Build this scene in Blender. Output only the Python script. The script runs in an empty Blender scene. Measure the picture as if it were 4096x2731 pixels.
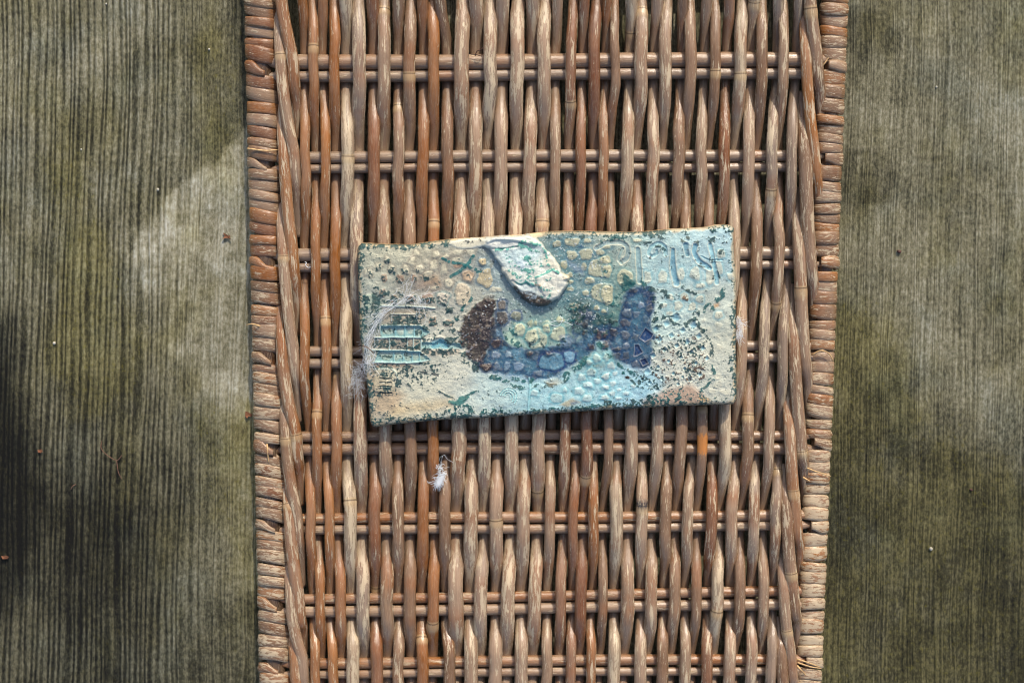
import bpy, math, random
import numpy as np
from mathutils import Vector

# ------------------------------------------------------------------ scene frame
# Lengths are worked out in "px" (1/4096 of the photographed width, 0.086 mm) and
# turned into metres on the way out.  z = 0 is the middle plane of the weave.
W, H = 4096, 2731
S = 0.3528 / W
D = 0.49 / S
TILT = math.radians(8.6)
sc = bpy.context.scene

cam_d = bpy.data.cameras.new("camera")
cam = bpy.data.objects.new("camera", cam_d)
sc.collection.objects.link(cam)
cam_d.sensor_width = 36
cam_d.lens = 50
cam_d.clip_start = 0.01
cam_d.clip_end = 50
CY, CZ = D * math.sin(TILT), D * math.cos(TILT)
cam.location = (0, CY * S, CZ * S)
cam.rotation_euler = (-TILT, 0, 0)
cam_d.dof.use_dof = True
cam_d.dof.focus_distance = 0.478
cam_d.dof.aperture_fstop = 13.0
sc.camera = cam
sc.cycles.filter_width = 1.0

SUN_EL, SUN_AZ = math.radians(34.5), math.radians(15)
w = bpy.data.worlds.new("World")
sc.world = w
w.use_nodes = True
wn = w.node_tree
bg = wn.nodes["Background"]
sky = wn.nodes.new("ShaderNodeTexSky")
sky.sky_type = 'NISHITA'
sky.sun_disc = False
sky.sun_elevation = SUN_EL
sky.sun_rotation = SUN_AZ
sky.dust_density = 3.0
wn.links.new(sky.outputs[0], bg.inputs[0])
bg.inputs[1].default_value = 0.14
sd = bpy.data.lights.new("sun", 'SUN')
sd.energy = 2.55
sd.angle = math.radians(1.2)
sd.color = (1.0, 0.93, 0.80)
so = bpy.data.objects.new("sun", sd)
sc.collection.objects.link(so)
sv = Vector((math.sin(SUN_AZ) * math.cos(SUN_EL), math.cos(SUN_AZ) * math.cos(SUN_EL), math.sin(SUN_EL)))
so.rotation_euler = sv.to_track_quat('Z', 'Y').to_euler()
so.location = sv * 3

vs = sc.view_settings
vs.view_transform = 'Standard'
vs.look = 'None'
vs.gamma = 1
vs.exposure = 0.40

# ------------------------------------------------------------------ helpers
ct, st = math.cos(TILT), math.sin(TILT)


def P(x, y, z):
    """world point (px units) on the plane z seen at photo position x, y"""
    x = np.asarray(x, float); y = np.asarray(y, float); z = np.asarray(z, float)
    dx = x - W / 2
    dy = H / 2 - y
    # camera axes: right (1,0,0), up (0,ct,-st), forward (0,-st,-ct)
    vy = dy * ct - D * st
    vz = -dy * st - D * ct
    t = (z - CZ) / vz
    return np.stack([dx * t, CY + vy * t, z + 0 * t], -1)


def SCL(x, y, z):
    dy = H / 2 - np.asarray(y, float)
    return (np.asarray(z, float) - CZ) / (-dy * st - D * ct)


def lin(*c):
    c = np.array(c, float) / 255.0
    return np.where(c <= 0.04045, c / 12.92, ((c + 0.055) / 1.055) ** 2.4)


def lin4(*c):
    return tuple(lin(*c)) + (1.0,)


def mesh_obj(name, verts, faces, mat=None, parent=None, uv=None, attrs=None, smooth=True, loc=None):
    """verts in px world units; faces (n,4) or (n,3) int array or a list"""
    v = np.asarray(verts, float) * S
    if loc is not None:
        v = v - np.asarray(loc)
    me = bpy.data.meshes.new(name)
    f = faces if isinstance(faces, list) else faces.tolist()
    if isinstance(faces, np.ndarray):
        n, k = faces.shape
        me.vertices.add(len(v))
        me.vertices.foreach_set("co", v.astype(np.float32).ravel())
        me.loops.add(n * k)
        me.loops.foreach_set("vertex_index", faces.astype(np.int32).ravel())
        me.polygons.add(n)
        me.polygons.foreach_set("loop_start", np.arange(0, n * k, k, dtype=np.int32))
        me.update(calc_edges=True)
    else:
        me.from_pydata(v.tolist(), [], f)
        me.update()
    if smooth:
        me.polygons.foreach_set("use_smooth", np.ones(len(me.polygons), bool))
    if uv is not None:
        li = np.empty(len(me.loops), np.int32)
        me.loops.foreach_get("vertex_index", li)
        ul = me.uv_layers.new(name="UVMap")
        ul.data.foreach_set("uv", np.asarray(uv, np.float32)[li].ravel())
    for an, av in (attrs or {}).items():
        av = np.asarray(av, np.float32)
        if av.ndim == 1:
            a = me.attributes.new(an, 'FLOAT', 'POINT')
            a.data.foreach_set("value", av)
        else:
            a = me.attributes.new(an, 'FLOAT_COLOR', 'POINT')
            a.data.foreach_set("color", np.concatenate([av, np.ones((len(av), 1), np.float32)], 1).ravel())
    me.validate()
    o = bpy.data.objects.new(name, me)
    sc.collection.objects.link(o)
    if mat:
        me.materials.append(mat)
    if parent:
        o.parent = parent
    return o


def empty(name, label, cat, loc=(0, 0, 0), group=None):
    o = bpy.data.objects.new(name, None)
    o.empty_display_size = 0.01
    sc.collection.objects.link(o)
    o["label"] = label
    o["category"] = cat
    if group:
        o["group"] = group
    return o


def tag(o, label, cat, group=None):
    o["label"] = label
    o["category"] = cat
    if group:
        o["group"] = group
    return o


def grid_faces(nr, nc, wrap=False):
    i = np.arange(nr - 1)[:, None]
    j = np.arange(nc if wrap else nc - 1)[None, :]
    jn = (j + 1) % nc
    return np.stack([i * nc + j, i * nc + jn, (i + 1) * nc + jn, (i + 1) * nc + j], -1).reshape(-1, 4)


def tube(path, rad, sides=12, flat=1.0, cap=True, lobes=None):
    """swept tube: path (n,3), rad (n,) -> verts, faces, uv (u round, v along in 100 px)"""
    path = np.asarray(path, float)
    n = len(path)
    rad = np.broadcast_to(np.asarray(rad, float), (n,))
    t = np.gradient(path, axis=0)
    t /= np.linalg.norm(t, axis=1)[:, None] + 1e-9
    ref = np.array([0, 0, 1.0])
    if abs(np.mean(t[:, 2])) > 0.8:
        ref = np.array([1.0, 0, 0])
    b = np.cross(t, ref)
    b /= np.linalg.norm(b, axis=1)[:, None] + 1e-9
    nn = np.cross(b, t)
    a = np.linspace(0, 2 * math.pi, sides, endpoint=False) - math.pi / 2
    r = rad[:, None] * np.ones(sides)
    if lobes is not None:
        r = r * lobes
    v = path[:, None, :] + r[..., None] * (np.cos(a)[None, :, None] * b[:, None, :] + flat * np.sin(a)[None, :, None] * nn[:, None, :])
    L = np.concatenate([[0], np.cumsum(np.linalg.norm(np.diff(path, axis=0), axis=1))])
    uv = np.stack([np.broadcast_to(np.arange(sides) / sides, (n, sides)), np.broadcast_to(L[:, None] / 100, (n, sides))], -1)
    f = grid_faces(n, sides, True)
    v = v.reshape(-1, 3)
    uv = uv.reshape(-1, 2)
    if cap:
        c0, c1 = len(v), len(v) + 1
        v = np.vstack([v, path[:1], path[-1:]])
        uv = np.vstack([uv, [[0.5, 0]], [[0.5, L[-1] / 100]]])
        k = np.arange(sides); kn = (k + 1) % sides
        e0 = np.stack([kn, k, np.full(sides, c0), np.full(sides, c0)], 1)
        e1 = np.stack([(n - 1) * sides + k, (n - 1) * sides + kn, np.full(sides, c1), np.full(sides, c1)], 1)
        tri = np.vstack([e0, e1])[:, :3]
        f = [list(q) for q in f.tolist()] + tri.tolist()
    return v, f, uv


class Noise:
    def __init__(self, seed):
        self.t = np.random.RandomState(seed).rand(256, 256)

    def __call__(self, x, y):
        xi = np.floor(x).astype(int); yi = np.floor(y).astype(int)
        fx = x - xi; fy = y - yi
        fx = fx * fx * fx * (fx * (fx * 6 - 15) + 10); fy = fy * fy * fy * (fy * (fy * 6 - 15) + 10)
        t = self.t
        a = t[xi % 256, yi % 256]; b = t[(xi + 1) % 256, yi % 256]
        c = t[xi % 256, (yi + 1) % 256]; d = t[(xi + 1) % 256, (yi + 1) % 256]
        return (a * (1 - fx) + b * fx) * (1 - fy) + (c * (1 - fx) + d * fx) * fy


def fbm(x, y, scale, seed, octv=3):
    s, amp, tot = 0, 1.0, 0
    ca, sa = 0.8, 0.6
    for o in range(octv):
        n = Noise(seed * 7 + o)
        xs, ys = (x * ca - y * sa), (x * sa + y * ca)
        s = s + amp * n(xs / scale * 2 ** o + 13.7 * o, ys / scale * 2 ** o + 5.1 * o)
        tot += amp
        amp *= 0.55
    return s / tot


def sstep(a, b, x):
    t = np.clip((x - a) / (b - a), 0, 1)
    return t * t * (3 - 2 * t)


def sdf_poly(x, y, pts):
    """signed distance, positive inside"""
    pts = np.asarray(pts, float)
    d = np.full(x.shape, 1e18)
    inside = np.zeros(x.shape, bool)
    for (x0, y0), (x1, y1) in zip(pts, np.roll(pts, -1, 0)):
        ex, ey = x1 - x0, y1 - y0
        t = np.clip(((x - x0) * ex + (y - y0) * ey) / (ex * ex + ey * ey + 1e-9), 0, 1)
        d = np.minimum(d, (x - x0 - t * ex) ** 2 + (y - y0 - t * ey) ** 2)
        cond = (y0 <= y) != (y1 <= y)
        xx = x0 + (y - y0) / (ey if abs(ey) > 1e-9 else 1e-9) * ex
        inside ^= cond & (x < xx)
    d = np.sqrt(d)
    return np.where(inside, d, -d)


def dist_line(x, y, pts):
    pts = np.asarray(pts, float)
    d = np.full(x.shape, 1e18)
    s = np.zeros(x.shape)
    n = len(pts) - 1
    for i in range(n):
        (x0, y0), (x1, y1) = pts[i], pts[i + 1]
        ex, ey = x1 - x0, y1 - y0
        t = np.clip(((x - x0) * ex + (y - y0) * ey) / (ex * ex + ey * ey + 1e-9), 0, 1)
        q = (x - x0 - t * ex) ** 2 + (y - y0 - t * ey) ** 2
        s = np.where(q < d, (i + t) / n, s)
        d = np.minimum(d, q)
    return np.sqrt(d), s


def smooth_line(pts, n=40):
    """Catmull-Rom through the points"""
    p = np.asarray(pts, float)
    p = np.vstack([2 * p[0] - p[1], p, 2 * p[-1] - p[-2]])
    out = []
    m = len(p) - 3
    for i in range(m):
        k = max(2, n // m)
        t = np.linspace(0, 1, k, endpoint=(i == m - 1))[:, None]
        a, b, c, d = p[i], p[i + 1], p[i + 2], p[i + 3]
        out.append(0.5 * (2 * b + (c - a) * t + (2 * a - 5 * b + 4 * c - d) * t ** 2 + (3 * b - a - 3 * c + d) * t ** 3))
    return np.vstack(out)


# ------------------------------------------------------------------ node helpers
class NT:
    def __init__(self, name):
        self.m = bpy.data.materials.new(name)
        self.m.use_nodes = True
        self.t = self.m.node_tree
        self.b = self.t.nodes["Principled BSDF"]

    def n(self, kind, **kw):
        nd = self.t.nodes.new("ShaderNode" + kind)
        for k, v in kw.items():
            setattr(nd, k, v)
        return nd

    def set(self, sock, v):
        if isinstance(v, bpy.types.NodeSocket):
            self.t.links.new(v, sock)
        elif v is not None:
            sock.default_value = v

    def math(self, op, a, b=None, c=None, clamp=False):
        nd = self.n("Math", operation=op, use_clamp=clamp)
        for i, v in enumerate((a, b, c)):
            if v is not None:
                self.set(nd.inputs[i], v)
        return nd.outputs[0]

    def mix(self, fac, a, b, blend='MIX'):
        nd = self.n("Mix", data_type='RGBA', blend_type=blend)
        self.set(nd.inputs[0], fac); self.set(nd.inputs[6], a); self.set(nd.inputs[7], b)
        return nd.outputs[2]

    def ramp(self, fac, stops):
        nd = self.n("ValToRGB")
        el = nd.color_ramp.elements
        while len(el) < len(stops):
            el.new(0.5)
        for e, (p, c) in zip(el, stops):
            e.position = p
            e.color = c if not isinstance(c, (int, float)) else (c, c, c, 1)
        self.set(nd.inputs[0], fac)
        return nd.outputs[0]

    def noise(self, vec, scale, detail=3, rough=0.55, dist=0.0):
        nd = self.n("TexNoise")
        self.set(nd.inputs["Vector"], vec)
        nd.inputs["Scale"].default_value = scale
        nd.inputs["Detail"].default_value = detail
        nd.inputs["Roughness"].default_value = rough
        nd.inputs["Distortion"].default_value = dist
        return nd.outputs["Fac"]

    def comb(self, x, y, z=0.0):
        nd = self.n("CombineXYZ")
        self.set(nd.inputs[0], x); self.set(nd.inputs[1], y); self.set(nd.inputs[2], z)
        return nd.outputs[0]

    def attr(self, name, vector=False):
        nd = self.n("Attribute", attribute_name=name)
        return nd.outputs["Color" if vector else "Fac"]

    def uv(self):
        nd = self.n("UVMap")
        sp = self.n("SeparateXYZ")
        self.t.links.new(nd.outputs[0], sp.inputs[0])
        return nd.outputs[0], sp.outputs[0], sp.outputs[1]

    def bump(self, h, strength, dist, normal=None):
        nd = self.n("Bump")
        nd.inputs["Strength"].default_value = strength
        nd.inputs["Distance"].default_value = dist
        self.set(nd.inputs["Height"], h)
        if normal is not None:
            self.set(nd.inputs["Normal"], normal)
        return nd.outputs[0]


# ------------------------------------------------------------------ materials
def cane_material(name, dust_col, dust_amt, fine=1.0, pk=0.7, plen=0.42):
    t = NT(name)
    _, u, v = t.uv()
    oi = t.n("ObjectInfo")
    rnd = t.math('MULTIPLY', oi.outputs["Random"], 91.0)
    base = oi.outputs["Color"]
    peel_amt = oi.outputs["Alpha"]
    ua = t.math('MULTIPLY', u, 6.2832)
    cx = t.math('COSINE', ua); cy = t.math('SINE', ua)
    vr = t.math('ADD', v, rnd)
    # long tone drift along the cane
    drift = t.noise(t.comb(rnd, vr, 0.0), 0.28, 2)
    drift2 = t.noise(t.comb(t.math('ADD', rnd, 40.0), vr, 3.0), 0.6, 3)
    c = t.mix(t.math('MULTIPLY', t.ramp(drift, [(0.40, 0.0), (0.66, 0.75)]), t.math('MULTIPLY', peel_amt, 2.4, clamp=True)), base, lin4(168, 139, 114))
    c = t.mix(t.ramp(drift2, [(0.52, 0.0), (0.68, 0.6)]), c, lin4(142, 84, 38))
    # lengthwise fibres
    st1 = t.noise(t.comb(t.math('MULTIPLY', cx, 1.0), t.math('MULTIPLY', cy, 1.0), t.math('MULTIPLY', vr, 0.10)), 5.0 * fine, 4, 0.6)
    st2 = t.noise(t.comb(cx, cy, t.math('MULTIPLY', vr, 0.35)), 11.0 * fine, 3, 0.6)
    c = t.mix(t.ramp(st1, [(0.32, 0.7), (0.56, 0.0)]), c, t.mix(0.5, c, lin4(60, 36, 22), 'MULTIPLY'))
    c = t.mix(t.ramp(st2, [(0.5, 0.0), (0.72, 0.34)]), c, lin4(196, 174, 142))
    # skin peeled off in long pale scraps
    pl = t.noise(t.comb(t.math('MULTIPLY', cx, pk), t.math('MULTIPLY', cy, pk), t.math('MULTIPLY', vr, plen)), 2.3, 7, 0.74)
    pl = t.math('ADD', pl, t.math('MULTIPLY', peel_amt, 0.32))
    pm = t.ramp(pl, [(0.63, 0.0), (0.66, 1.0)])
    c = t.mix(t.math('MULTIPLY', pm, 0.85), c, t.mix(st1, lin4(184, 160, 128), lin4(220, 204, 172)))
    # grey dust lying on the skin
    ds = t.noise(t.comb(t.math('MULTIPLY', cx, 0.4), t.math('MULTIPLY', cy, 0.4), vr), 0.8, 4, 0.6)
    grit = t.noise(t.comb(cx, cy, t.math('MULTIPLY', vr, 2.2)), 9.0, 3, 0.7)
    dm = t.math('MULTIPLY', t.ramp(ds, [(0.36, 0.1), (0.62, 1.0)]), dust_amt)
    dm = t.math('ADD', dm, t.math('MULTIPLY', t.attr("settle"), 0.5), clamp=True)
    dm = t.math('MULTIPLY', dm, t.ramp(grit, [(0.25, 0.55), (0.7, 1.0)]))
    c = t.mix(dm, c, dust_col)
    # dark nicks
    nk = t.noise(t.comb(cx, cy, t.math('MULTIPLY', vr, 3.0)), 6.0, 2, 0.7)
    c = t.mix(t.ramp(nk, [(0.70, 0.0), (0.76, 0.6)]), c, lin4(45, 28, 18))
    # joints
    ring = t.attr("ring")
    c = t.mix(t.ramp(ring, [(0.15, 0.0), (0.6, 0.5)]), c, lin4(188, 160, 118))
    c = t.mix(t.ramp(ring, [(0.86, 0.0), (0.95, 0.65)]), c, lin4(52, 30, 18))
    scar = t.attr("scar")
    sc_n = t.noise(t.comb(t.math('MULTIPLY', cx, 1.2), t.math('MULTIPLY', cy, 1.2), t.math('MULTIPLY', vr, 2.0)), 3.0, 5, 0.7)
    scm = t.ramp(t.math('ADD', scar, t.math('MULTIPLY', t.math('SUBTRACT', sc_n, 0.5), 1.6)), [(0.45, 0.0), (0.6, 0.85)])
    c = t.mix(t.math('MULTIPLY', scm, t.ramp(scar, [(0.02, 0.0), (0.1, 1.0)])), c, t.mix(sc_n, lin4(168, 96, 40), lin4(220, 150, 74)))
    ink = t.math('MULTIPLY', t.attr("ink"), t.ramp(sc_n, [(0.35, 0.2), (0.55, 1.0)]))
    c = t.mix(ink, c, lin4(44, 46, 52))
    t.set(t.b.inputs["Base Color"], c)
    rg = t.math('ADD', t.math('MULTIPLY', dm, 0.24), t.math('MULTIPLY', pm, 0.16))
    rg = t.math('ADD', rg, t.math('MULTIPLY', st2, 0.14), clamp=True)
    t.set(t.b.inputs["Roughness"], t.math('ADD', rg, 0.11, clamp=True))
    t.b.inputs["Specular IOR Level"].default_value = 0.6
    hb = t.math('ADD', t.math('MULTIPLY', st1, 0.7), t.math('MULTIPLY', st2, 0.5))
    hb = t.math('ADD', hb, t.math('MULTIPLY', pm, 0.35))
    hb = t.math('ADD', hb, t.math('MULTIPLY', grit, 0.30))
    t.set(t.b.inputs["Normal"], t.bump(hb, 0.55, 3.0 * S))
    return t.m


M_CANE = cane_material("rattan_cane", lin4(144, 121, 101), 0.30)
M_RUNG = cane_material("rattan_rung", lin4(152, 128, 107), 0.60)
M_WRAP = cane_material("rattan_wrap", lin4(148, 122, 98), 0.45, 1.0, 1.5, 0.75)


def plain(name, col, rough=0.7, nscale=8.0, var=0.35):
    t = NT(name)
    tc = t.n("TexCoord")
    n = t.noise(tc.outputs["Object"], nscale / S / 100, 4)
    c = t.mix(t.ramp(n, [(0.3, 0.0), (0.7, 1.0)]), tuple(np.array(col[:3]) * (1 - var)) + (1,), tuple(np.minimum(1, np.array(col[:3]) * (1 + var))) + (1,))
    t.set(t.b.inputs["Base Color"], c)
    t.b.inputs["Roughness"].default_value = rough
    t.set(t.b.inputs["Normal"], t.bump(n, 0.5, 3 * S))
    return t.m


M_LINT = plain("white_lint", lin4(226, 230, 234), 0.9, 20, 0.05)
M_STRAW = plain("straw_fibre", lin4(196, 160, 112), 0.7)
M_FLAKE = plain("dry_bark", lin4(124, 78, 50), 0.8)
M_TWIG = plain("dry_twig", lin4(104, 76, 60), 0.8)
M_CHIP = plain("pale_grit", lin4(176, 170, 154), 0.8)
M_SEED = plain("dark_seed", lin4(70, 40, 32), 0.7)


def ceramic_material():
    t = NT("crackled_glaze")
    _, u, v = t.uv()
    uv = t.comb(u, v, 0.0)
    c = t.attr("glaze", True)
    gl = t.attr("gloss")
    n1 = t.noise(uv, 22.0, 4, 0.65)
    n2 = t.noise(uv, 70.0, 3, 0.6)
    n3 = t.noise(uv, 7.0, 4, 0.6)
    c = t.mix(1.0, c, t.ramp(n1, [(0.28, 0.86), (0.70, 1.12)]), 'MULTIPLY')
    c = t.mix(1.0, c, t.ramp(n2, [(0.25, 0.86), (0.72, 1.10)]), 'MULTIPLY')
    c = t.mix(t.ramp(n3, [(0.50, 0.0), (0.75, 0.16)]), c, lin4(214, 196, 160))
    # pin-hole specks of the clay body
    sp = t.noise(uv, 40.0, 1, 0.5)
    c = t.mix(t.ramp(sp, [(0.755, 0.0), (0.80, 0.75)]), c, lin4(34, 62, 66))
    t.set(t.b.inputs["Base Color"], c)
    r = t.math('SUBTRACT', 0.74, t.math('MULTIPLY', gl, 0.62))
    r = t.math('ADD', r, t.math('MULTIPLY', t.math('SUBTRACT', n1, 0.5), 0.35), clamp=True)
    t.set(t.b.inputs["Roughness"], r)
    t.b.inputs["Specular IOR Level"].default_value = 0.5
    h = t.math('ADD', t.math('MULTIPLY', n1, 1.2), t.math('MULTIPLY', n2, 0.35))
    t.set(t.b.inputs["Normal"], t.bump(h, 0.6, 3.0 * S))
    return t.m


M_GLAZE = ceramic_material()


def wood_material():
    t = NT("weathered_board")
    _, u, v = t.uv()
    uvv = t.comb(u, v, 0.0)
    light = t.attr("pale"); dark = t.attr("dark_tone"); algae = t.attr("algae"); fineness = t.attr("fine")
    wob = t.noise(t.comb(u, t.math('MULTIPLY', v, 0.5)), 0.16, 2)
    wob2 = t.noise(t.comb(t.math('MULTIPLY', u, 2.0), t.math('MULTIPLY', v, 0.8)), 0.5, 2)
    uu = t.math('ADD', u, t.math('MULTIPLY', wob, 0.6))
    uu = t.math('ADD', uu, t.math('MULTIPLY', wob2, 0.07))
    uu = t.math('ADD', uu, t.math('MULTIPLY', v, 0.02))
    ph = t.noise(t.comb(uu, t.math('MULTIPLY', v, 0.02)), 1.7, 2, 0.5)
    ph2 = t.noise(t.comb(uu, t.math('MULTIPLY', v, 0.05), 4.0), 6.0, 1, 0.5)
    amp = t.noise(t.comb(uu, t.math('MULTIPLY', v, 0.10), 7.0), 5.0, 2, 0.5)
    arg = t.math('ADD', t.math('MULTIPLY', uu, 44.0), t.math('MULTIPLY', ph, 26.0))
    arg = t.math('ADD', arg, t.math('MULTIPLY', ph2, 5.0))
    ridge = t.math('ADD', t.math('MULTIPLY', t.math('SINE', arg), 0.5), 0.5)
    ridge = t.math('ADD', t.math('MULTIPLY', ridge, 0.62), t.math('MULTIPLY', amp, 0.75))
    rag = t.noise(t.comb(t.math('MULTIPLY', uu, 2.0), t.math('MULTIPLY', v, 1.6), 11.0), 5.0, 4, 0.7)
    arg = t.math('ADD', arg, t.math('MULTIPLY', rag, 5.5))
    arg2 = t.math('ADD', t.math('MULTIPLY', uu, 62.0), t.math('MULTIPLY', ph, 50.0))
    ridge2 = t.math('ADD', t.math('MULTIPLY', t.math('SINE', t.math('ADD', arg2, t.math('MULTIPLY', ph2, 9.0))), 0.22), amp)
    rg = t.math('ADD', t.math('MULTIPLY', ridge, t.math('SUBTRACT', 1.0, fineness)), t.math('MULTIPLY', ridge2, fineness))
    hair = t.noise(t.comb(uu, t.math('MULTIPLY', v, 0.05), 3.0), 24.0, 3, 0.65)
    chips = t.noise(t.comb(t.math('MULTIPLY', uu, 3.4), t.math('MULTIPLY', v, 1.8)), 4.5, 6, 0.75)
    blot = t.noise(uvv, 0.55, 5, 0.6, 0.3)
    blot2 = t.noise(t.comb(u, v, 9.0), 1.6, 5, 0.65)
    val = t.math('MULTIPLY', t.ramp(rg, [(0.16, 0.0), (0.80, 1.0)]), t.math('SUBTRACT', 0.42, t.math('MULTIPLY', fineness, 0.26)))
    val = t.math('ADD', val, t.math('MULTIPLY', t.ramp(hair, [(0.3, 0.0), (0.7, 1.0)]), 0.16))
    val = t.math('ADD', val, t.math('MULTIPLY', t.ramp(chips, [(0.36, 0.0), (0.64, 1.0)]), 0.34))
    val = t.math('ADD', val, t.math('MULTIPLY', t.math('SUBTRACT', blot, 0.5), 0.32))
    val = t.math('ADD', val, t.math('MULTIPLY', t.math('SUBTRACT', blot2, 0.5), 0.40))
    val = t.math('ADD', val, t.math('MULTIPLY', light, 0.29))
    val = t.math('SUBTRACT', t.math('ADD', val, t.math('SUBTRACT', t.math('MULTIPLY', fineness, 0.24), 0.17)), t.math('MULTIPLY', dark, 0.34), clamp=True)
    c = t.ramp(val, [(0.0, lin4(22, 21, 16)), (0.25, lin4(68, 66, 50)), (0.5, lin4(118, 113, 90)), (0.75, lin4(160, 155, 134)), (1.0, lin4(196, 193, 178))])
    # bluish silvering and green-yellow algae, both in patches
    sil = t.noise(t.comb(u, v, 21.0), 0.7, 4, 0.6)
    c = t.mix(t.math('MULTIPLY', t.ramp(sil, [(0.5, 0.0), (0.68, 1.0)]), 0.40), c, t.mix(1.0, c, (0.86, 1.0, 1.24, 1), 'MULTIPLY'))
    al = t.noise(t.comb(u, t.math('MULTIPLY', v, 0.6), 33.0), 0.9, 6, 0.66)
    alm = t.math('MULTIPLY', t.ramp(t.math('ADD', al, t.math('MULTIPLY', algae, 0.28)), [(0.52, 0.0), (0.78, 1.0)]), 0.75)
    c = t.mix(alm, c, t.mix(0.9, c, (0.80, 0.76, 0.40, 1), 'MULTIPLY'))
    spk = t.noise(t.comb(u, t.math('MULTIPLY', v, 0.8), 50.0), 9.0, 4, 0.7)
    c = t.mix(t.math('MULTIPLY', t.ramp(spk, [(0.56, 0.0), (0.68, 0.45)]), t.math('ADD', algae, 0.25, clamp=True)), c, lin4(112, 104, 38))
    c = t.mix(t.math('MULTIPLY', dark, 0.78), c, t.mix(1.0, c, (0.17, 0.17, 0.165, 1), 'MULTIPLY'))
    t.set(t.b.inputs["Base Color"], c)
    t.b.inputs["Roughness"].default_value = 0.85
    t.b.inputs["Specular IOR Level"].default_value = 0.25
    h = t.math('ADD', t.math('MULTIPLY', rg, t.math('SUBTRACT', 0.7, t.math('MULTIPLY', fineness, 0.4))), t.math('MULTIPLY', hair, 0.3))
    h = t.math('ADD', h, t.math('MULTIPLY', chips, 0.25))
    t.set(t.b.inputs["Normal"], t.bump(h, 0.8, 16 * S))
    return t.m


M_WOOD = wood_material()

# ------------------------------------------------------------------ table boards
ZT = -84.0
table = empty("wooden_table", "weathered grey-green wooden table top under the wicker panel", "table")


def plank(xa, xb, masks, label):
    nx, ny = int((xb - xa) / 14), 230
    X, Y = np.meshgrid(np.linspace(xa, xb, nx), np.linspace(-330, H + 330, ny))
    x, y = X.ravel(), Y.ravel()
    z = ZT + 5 * (fbm(x, y, 700, 3, 2) - 0.5)
    # edges of the board are rounded over
    e = np.minimum(x - xa, xb - x)
    z = z - 26 * np.clip(1 - e / 30, 0, 1) ** 2
    v = P(x, y, z)
    n = nx * ny
    ring = np.concatenate([np.arange(nx), (np.arange(1, ny) * nx + nx - 1), ((ny - 1) * nx + np.arange(nx - 2, -1, -1)), (np.arange(ny - 2, 0, -1) * nx)])
    low = v[ring].copy(); low[:, 2] -= 230
    k = len(ring)
    sf = np.stack([np.arange(k), np.arange(k) + 0, 0 * np.arange(k), 0 * np.arange(k)], 1)
    a = np.arange(k); bn = (a + 1) % k
    sf = np.stack([ring[a], n + a, n + bn, ring[bn]], 1)
    f = grid_faces(ny, nx)[:, ::-1]
    verts = np.vstack([v, low])
    uvs = np.stack([x / 174.0, y / 174.0], 1)
    uvs = np.vstack([uvs, uvs[ring] + [0.3, 0]])
    at = masks(x, y)
    at = {kk: np.concatenate([vv, vv[ring]]) for kk, vv in at.items()}
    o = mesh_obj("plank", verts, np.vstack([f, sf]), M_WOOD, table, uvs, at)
    o["label"] = label
    return o


def soft(x, y, pts, s, k=1.7415):
    wx = (fbm(x, y, 60, 5, 3) - 0.5) * 50; wy = (fbm(x, y, 60, 6, 3) - 0.5) * 90
    return sstep(-s, s, sdf_poly(x + wx, y + wy, np.array(pts) * k))


def left_masks(x, y):
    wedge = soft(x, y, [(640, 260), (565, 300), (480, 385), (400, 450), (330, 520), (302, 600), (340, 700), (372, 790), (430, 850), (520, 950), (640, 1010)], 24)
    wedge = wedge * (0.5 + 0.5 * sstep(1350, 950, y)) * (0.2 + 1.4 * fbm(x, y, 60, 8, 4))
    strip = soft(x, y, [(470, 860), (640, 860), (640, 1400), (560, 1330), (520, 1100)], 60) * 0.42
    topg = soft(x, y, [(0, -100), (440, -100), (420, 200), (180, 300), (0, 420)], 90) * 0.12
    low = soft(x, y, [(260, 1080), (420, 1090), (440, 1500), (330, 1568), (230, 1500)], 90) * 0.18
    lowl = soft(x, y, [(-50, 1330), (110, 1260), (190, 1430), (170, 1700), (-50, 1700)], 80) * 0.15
    m1 = soft(x, y, [(-250, 700), (25, 740), (45, 860), (80, 1000), (85, 1150), (50, 1260), (10, 1400), (-250, 1500)], 110) * 0.9  # darker wood towards the far lower left
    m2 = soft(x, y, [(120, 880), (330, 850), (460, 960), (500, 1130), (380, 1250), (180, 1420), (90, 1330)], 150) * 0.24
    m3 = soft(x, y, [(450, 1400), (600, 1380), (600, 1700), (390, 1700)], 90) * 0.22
    m4 = soft(x, y, [(520, -50), (640, -50), (640, 330), (555, 290), (548, 100)], 30) * 0.35  # shadow band beside the panel's upper left edge, painted into the wood colour
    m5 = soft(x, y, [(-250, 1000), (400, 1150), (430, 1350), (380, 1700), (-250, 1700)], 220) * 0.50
    alg = soft(x, y, [(105, 380), (180, 340), (250, 560), (330, 780), (310, 900), (190, 950), (110, 800), (150, 600)], 70) + soft(x, y, [(430, 100), (560, 40), (560, 330), (480, 330)], 50) * 0.6 + soft(x, y, [(440, 950), (600, 900), (600, 1350), (480, 1200)], 60) * 0.7 + 0.12
    fine = sstep(560, 900, x + (fbm(x, y, 300, 4) - 0.5) * 400) * 0.85
    return {"pale": np.clip(wedge + strip + topg + low + lowl, 0, 1.2), "dark_tone": np.clip(m1 + m2 + m3 + m4 + m5, 0, 1), "algae": np.clip(alg, 0, 1), "fine": fine}


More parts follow.
